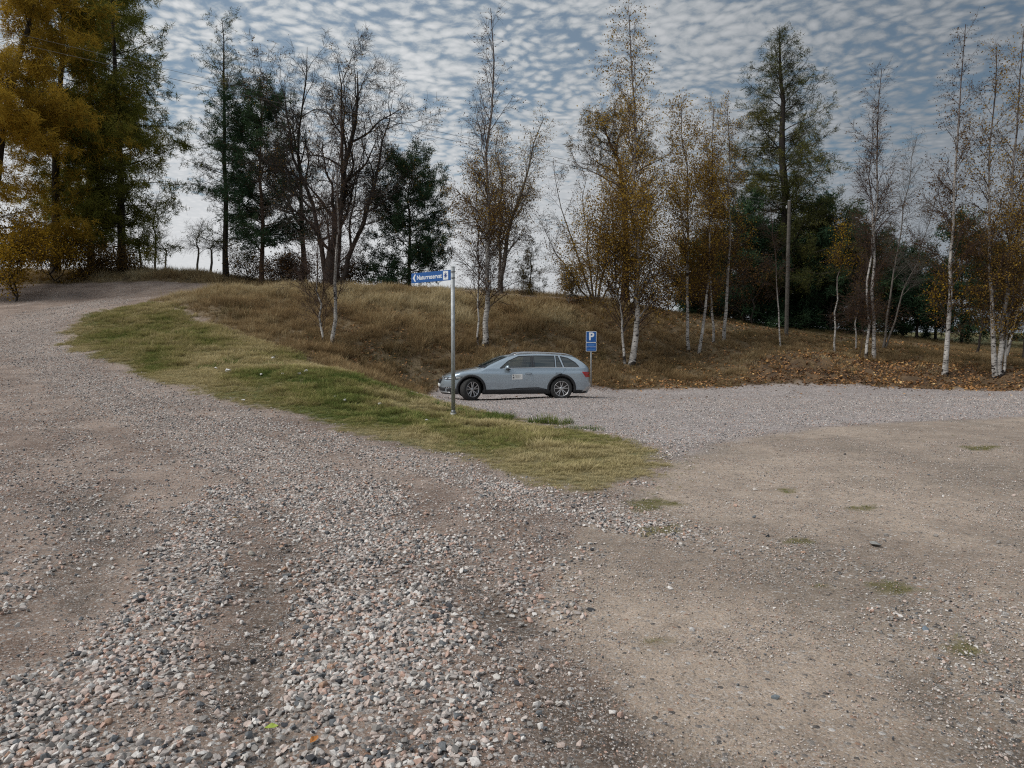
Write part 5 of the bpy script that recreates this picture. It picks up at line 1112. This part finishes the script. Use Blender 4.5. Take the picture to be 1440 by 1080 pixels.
# small grey building beyond the crest
b1 = at(648.5, 413.5, 72); bz = float(hgt(b1[0], 72)); bh = b1[2] - bz
shed = thing('flat_roofed_hut', (b1[0], 72, bz), 0, label='small grey flat roofed hut on the skyline right of the sign post', category='hut')
hm = simple('grey_cladding', (.22, .23, .26), .7, noise=.1)
bm = bmesh.new(); bx(bm, -.5, .5, -.5, 2.0, -.3, bh - .12); mk(bm, 'wall', hm, shed); bm = bmesh.new(); bx(bm, -.55, .55, -.56, 2.06, bh - .12, bh); mk(bm, 'roof', simple('dark_roof', (.09, .095, .12), .7), shed)
bm = bmesh.new(); bx(bm, -.25, .25, -.53, -.50, 0, 2.0); mk(bm, 'door', simple('hut_door', (.17, .18, .2), .6), shed)
# single stones
def one_stone(px, py, size, col, label, group=None, k=0, name='stone', flat=.6):
    hx, hy = hit(px, py); z_ = float(hgt(hx, hy)); me = stone_mesh(30 + k, flat); me.materials.clear(); me.materials.append(simple('stone_%d' % k, col, .8, noise=.3, nscale=6)); o = obj(name, me)
    up = .045 if group else 0; size = size * (1.35 if group else 1); o.location = (hx, hy, z_ + size * .16 + up); o.scale = (size, size * .9, size); o.rotation_euler = (.1, .15, k * 1.3); o['label'] = label; o['category'] = 'stone'
    if group: o['group'] = group
WL = ['largest white stone in the verge grass, on the left', 'small white stone just left of the largest white stone', 'white stone highest up the verge below the brown bank', 'white stone at the upper edge of the verge below the twin birch', 'lone white stone in the middle of the verge grass', 'small white stone left of the pair in the middle verge', 'left stone of the close white pair in the middle verge', 'right stone of the close white pair in the middle verge',
      'right one of the two white stones halfway to the sign', 'left one of the two white stones halfway to the sign', 'white stone in the grass halfway between the pair and the sign post', 'small white stone in the grass just left of the sign post', 'white stone on the lower verge edge beside the road gravel', 'small white stone touching the one under the twin birch']
for k, (px, py, s) in enumerate([(321, 525, .16), (304, 521, .10), (338, 495, .11), (384, 506, .10), (367, 530, .09), (398, 529, .09), (421, 529, .10), (430, 525, .11), (484, 567, .09), (471, 561, .07), (534, 572, .11), (600, 595, .08), (342, 567, .08), (388, 503, .09)]):
    one_stone(px, py, s, (.72, .70, .68), WL[k], 'white stones in the verge grass', k)
for k, a_ in enumerate([(1232, 770, .15, (.26, .26, .25), 'flat grey stone slab lying in the sand on the right', .3), (1090, 987, .052, (.17, .20, .22), 'smooth blue grey stone alone in the sand near the bottom', .6), (1302, 888, .065, (.16, .20, .24), 'dark blue stone beside a moss patch at the right', .7),
                        (353, 782, .085, (.34, .32, .28), 'pale rounded stone in the dirt strip left of centre', .8), (973, 888, .05, (.66, .64, .62), 'white angular stone in the sand right of the dark strip', .8), (800, 996, .045, (.50, .46, .42), 'pale upright stone on the dark wheel track', .9), (1388, 914, .055, (.56, .44, .38), 'pink rounded stone at the right edge of the sand', .6),
                        (95, 1030, .055, (.60, .58, .56), 'large pale stone in the gravel at the bottom left', .8), (490, 895, .07, (.42, .40, .37), 'flat pale stone between the two gravel bands', .5), (678, 1028, .045, (.62, .60, .57), 'pale egg shaped stone near the bottom on dark dirt', .8)]):
    one_stone(a_[0], a_[1], a_[2], a_[3], a_[4], None, 40 + k, flat=a_[5])
for px, py, s, col_, lb_, rz in [(382, 1043, .055, (.30, .38, .05), 'single yellow green leaf lying on the gravel at the bottom', .1), (442, 1057, .05, (.42, .17, .04), 'single orange leaf lying on the gravel near the bottom', 1.2), (330, 736, .05, (.24, .15, .05), 'small brown leaf lying on the dirt between gravel bands', .6)]:
    hx, hy = hit(px, py); me = LEAFP[0].copy(); me.materials.clear(); me.materials.append(simple('leaf_blade', col_, .55)); o = obj('fallen_leaf', me, label=lb_, category='leaf'); o.location = (hx, hy, float(hgt(hx, hy)) + .045); o.scale = (s * 1.1, s * .7, s); o.rotation_euler = (.1, -.1, rz)
print('objects done', round(time.time() - T0, 1))
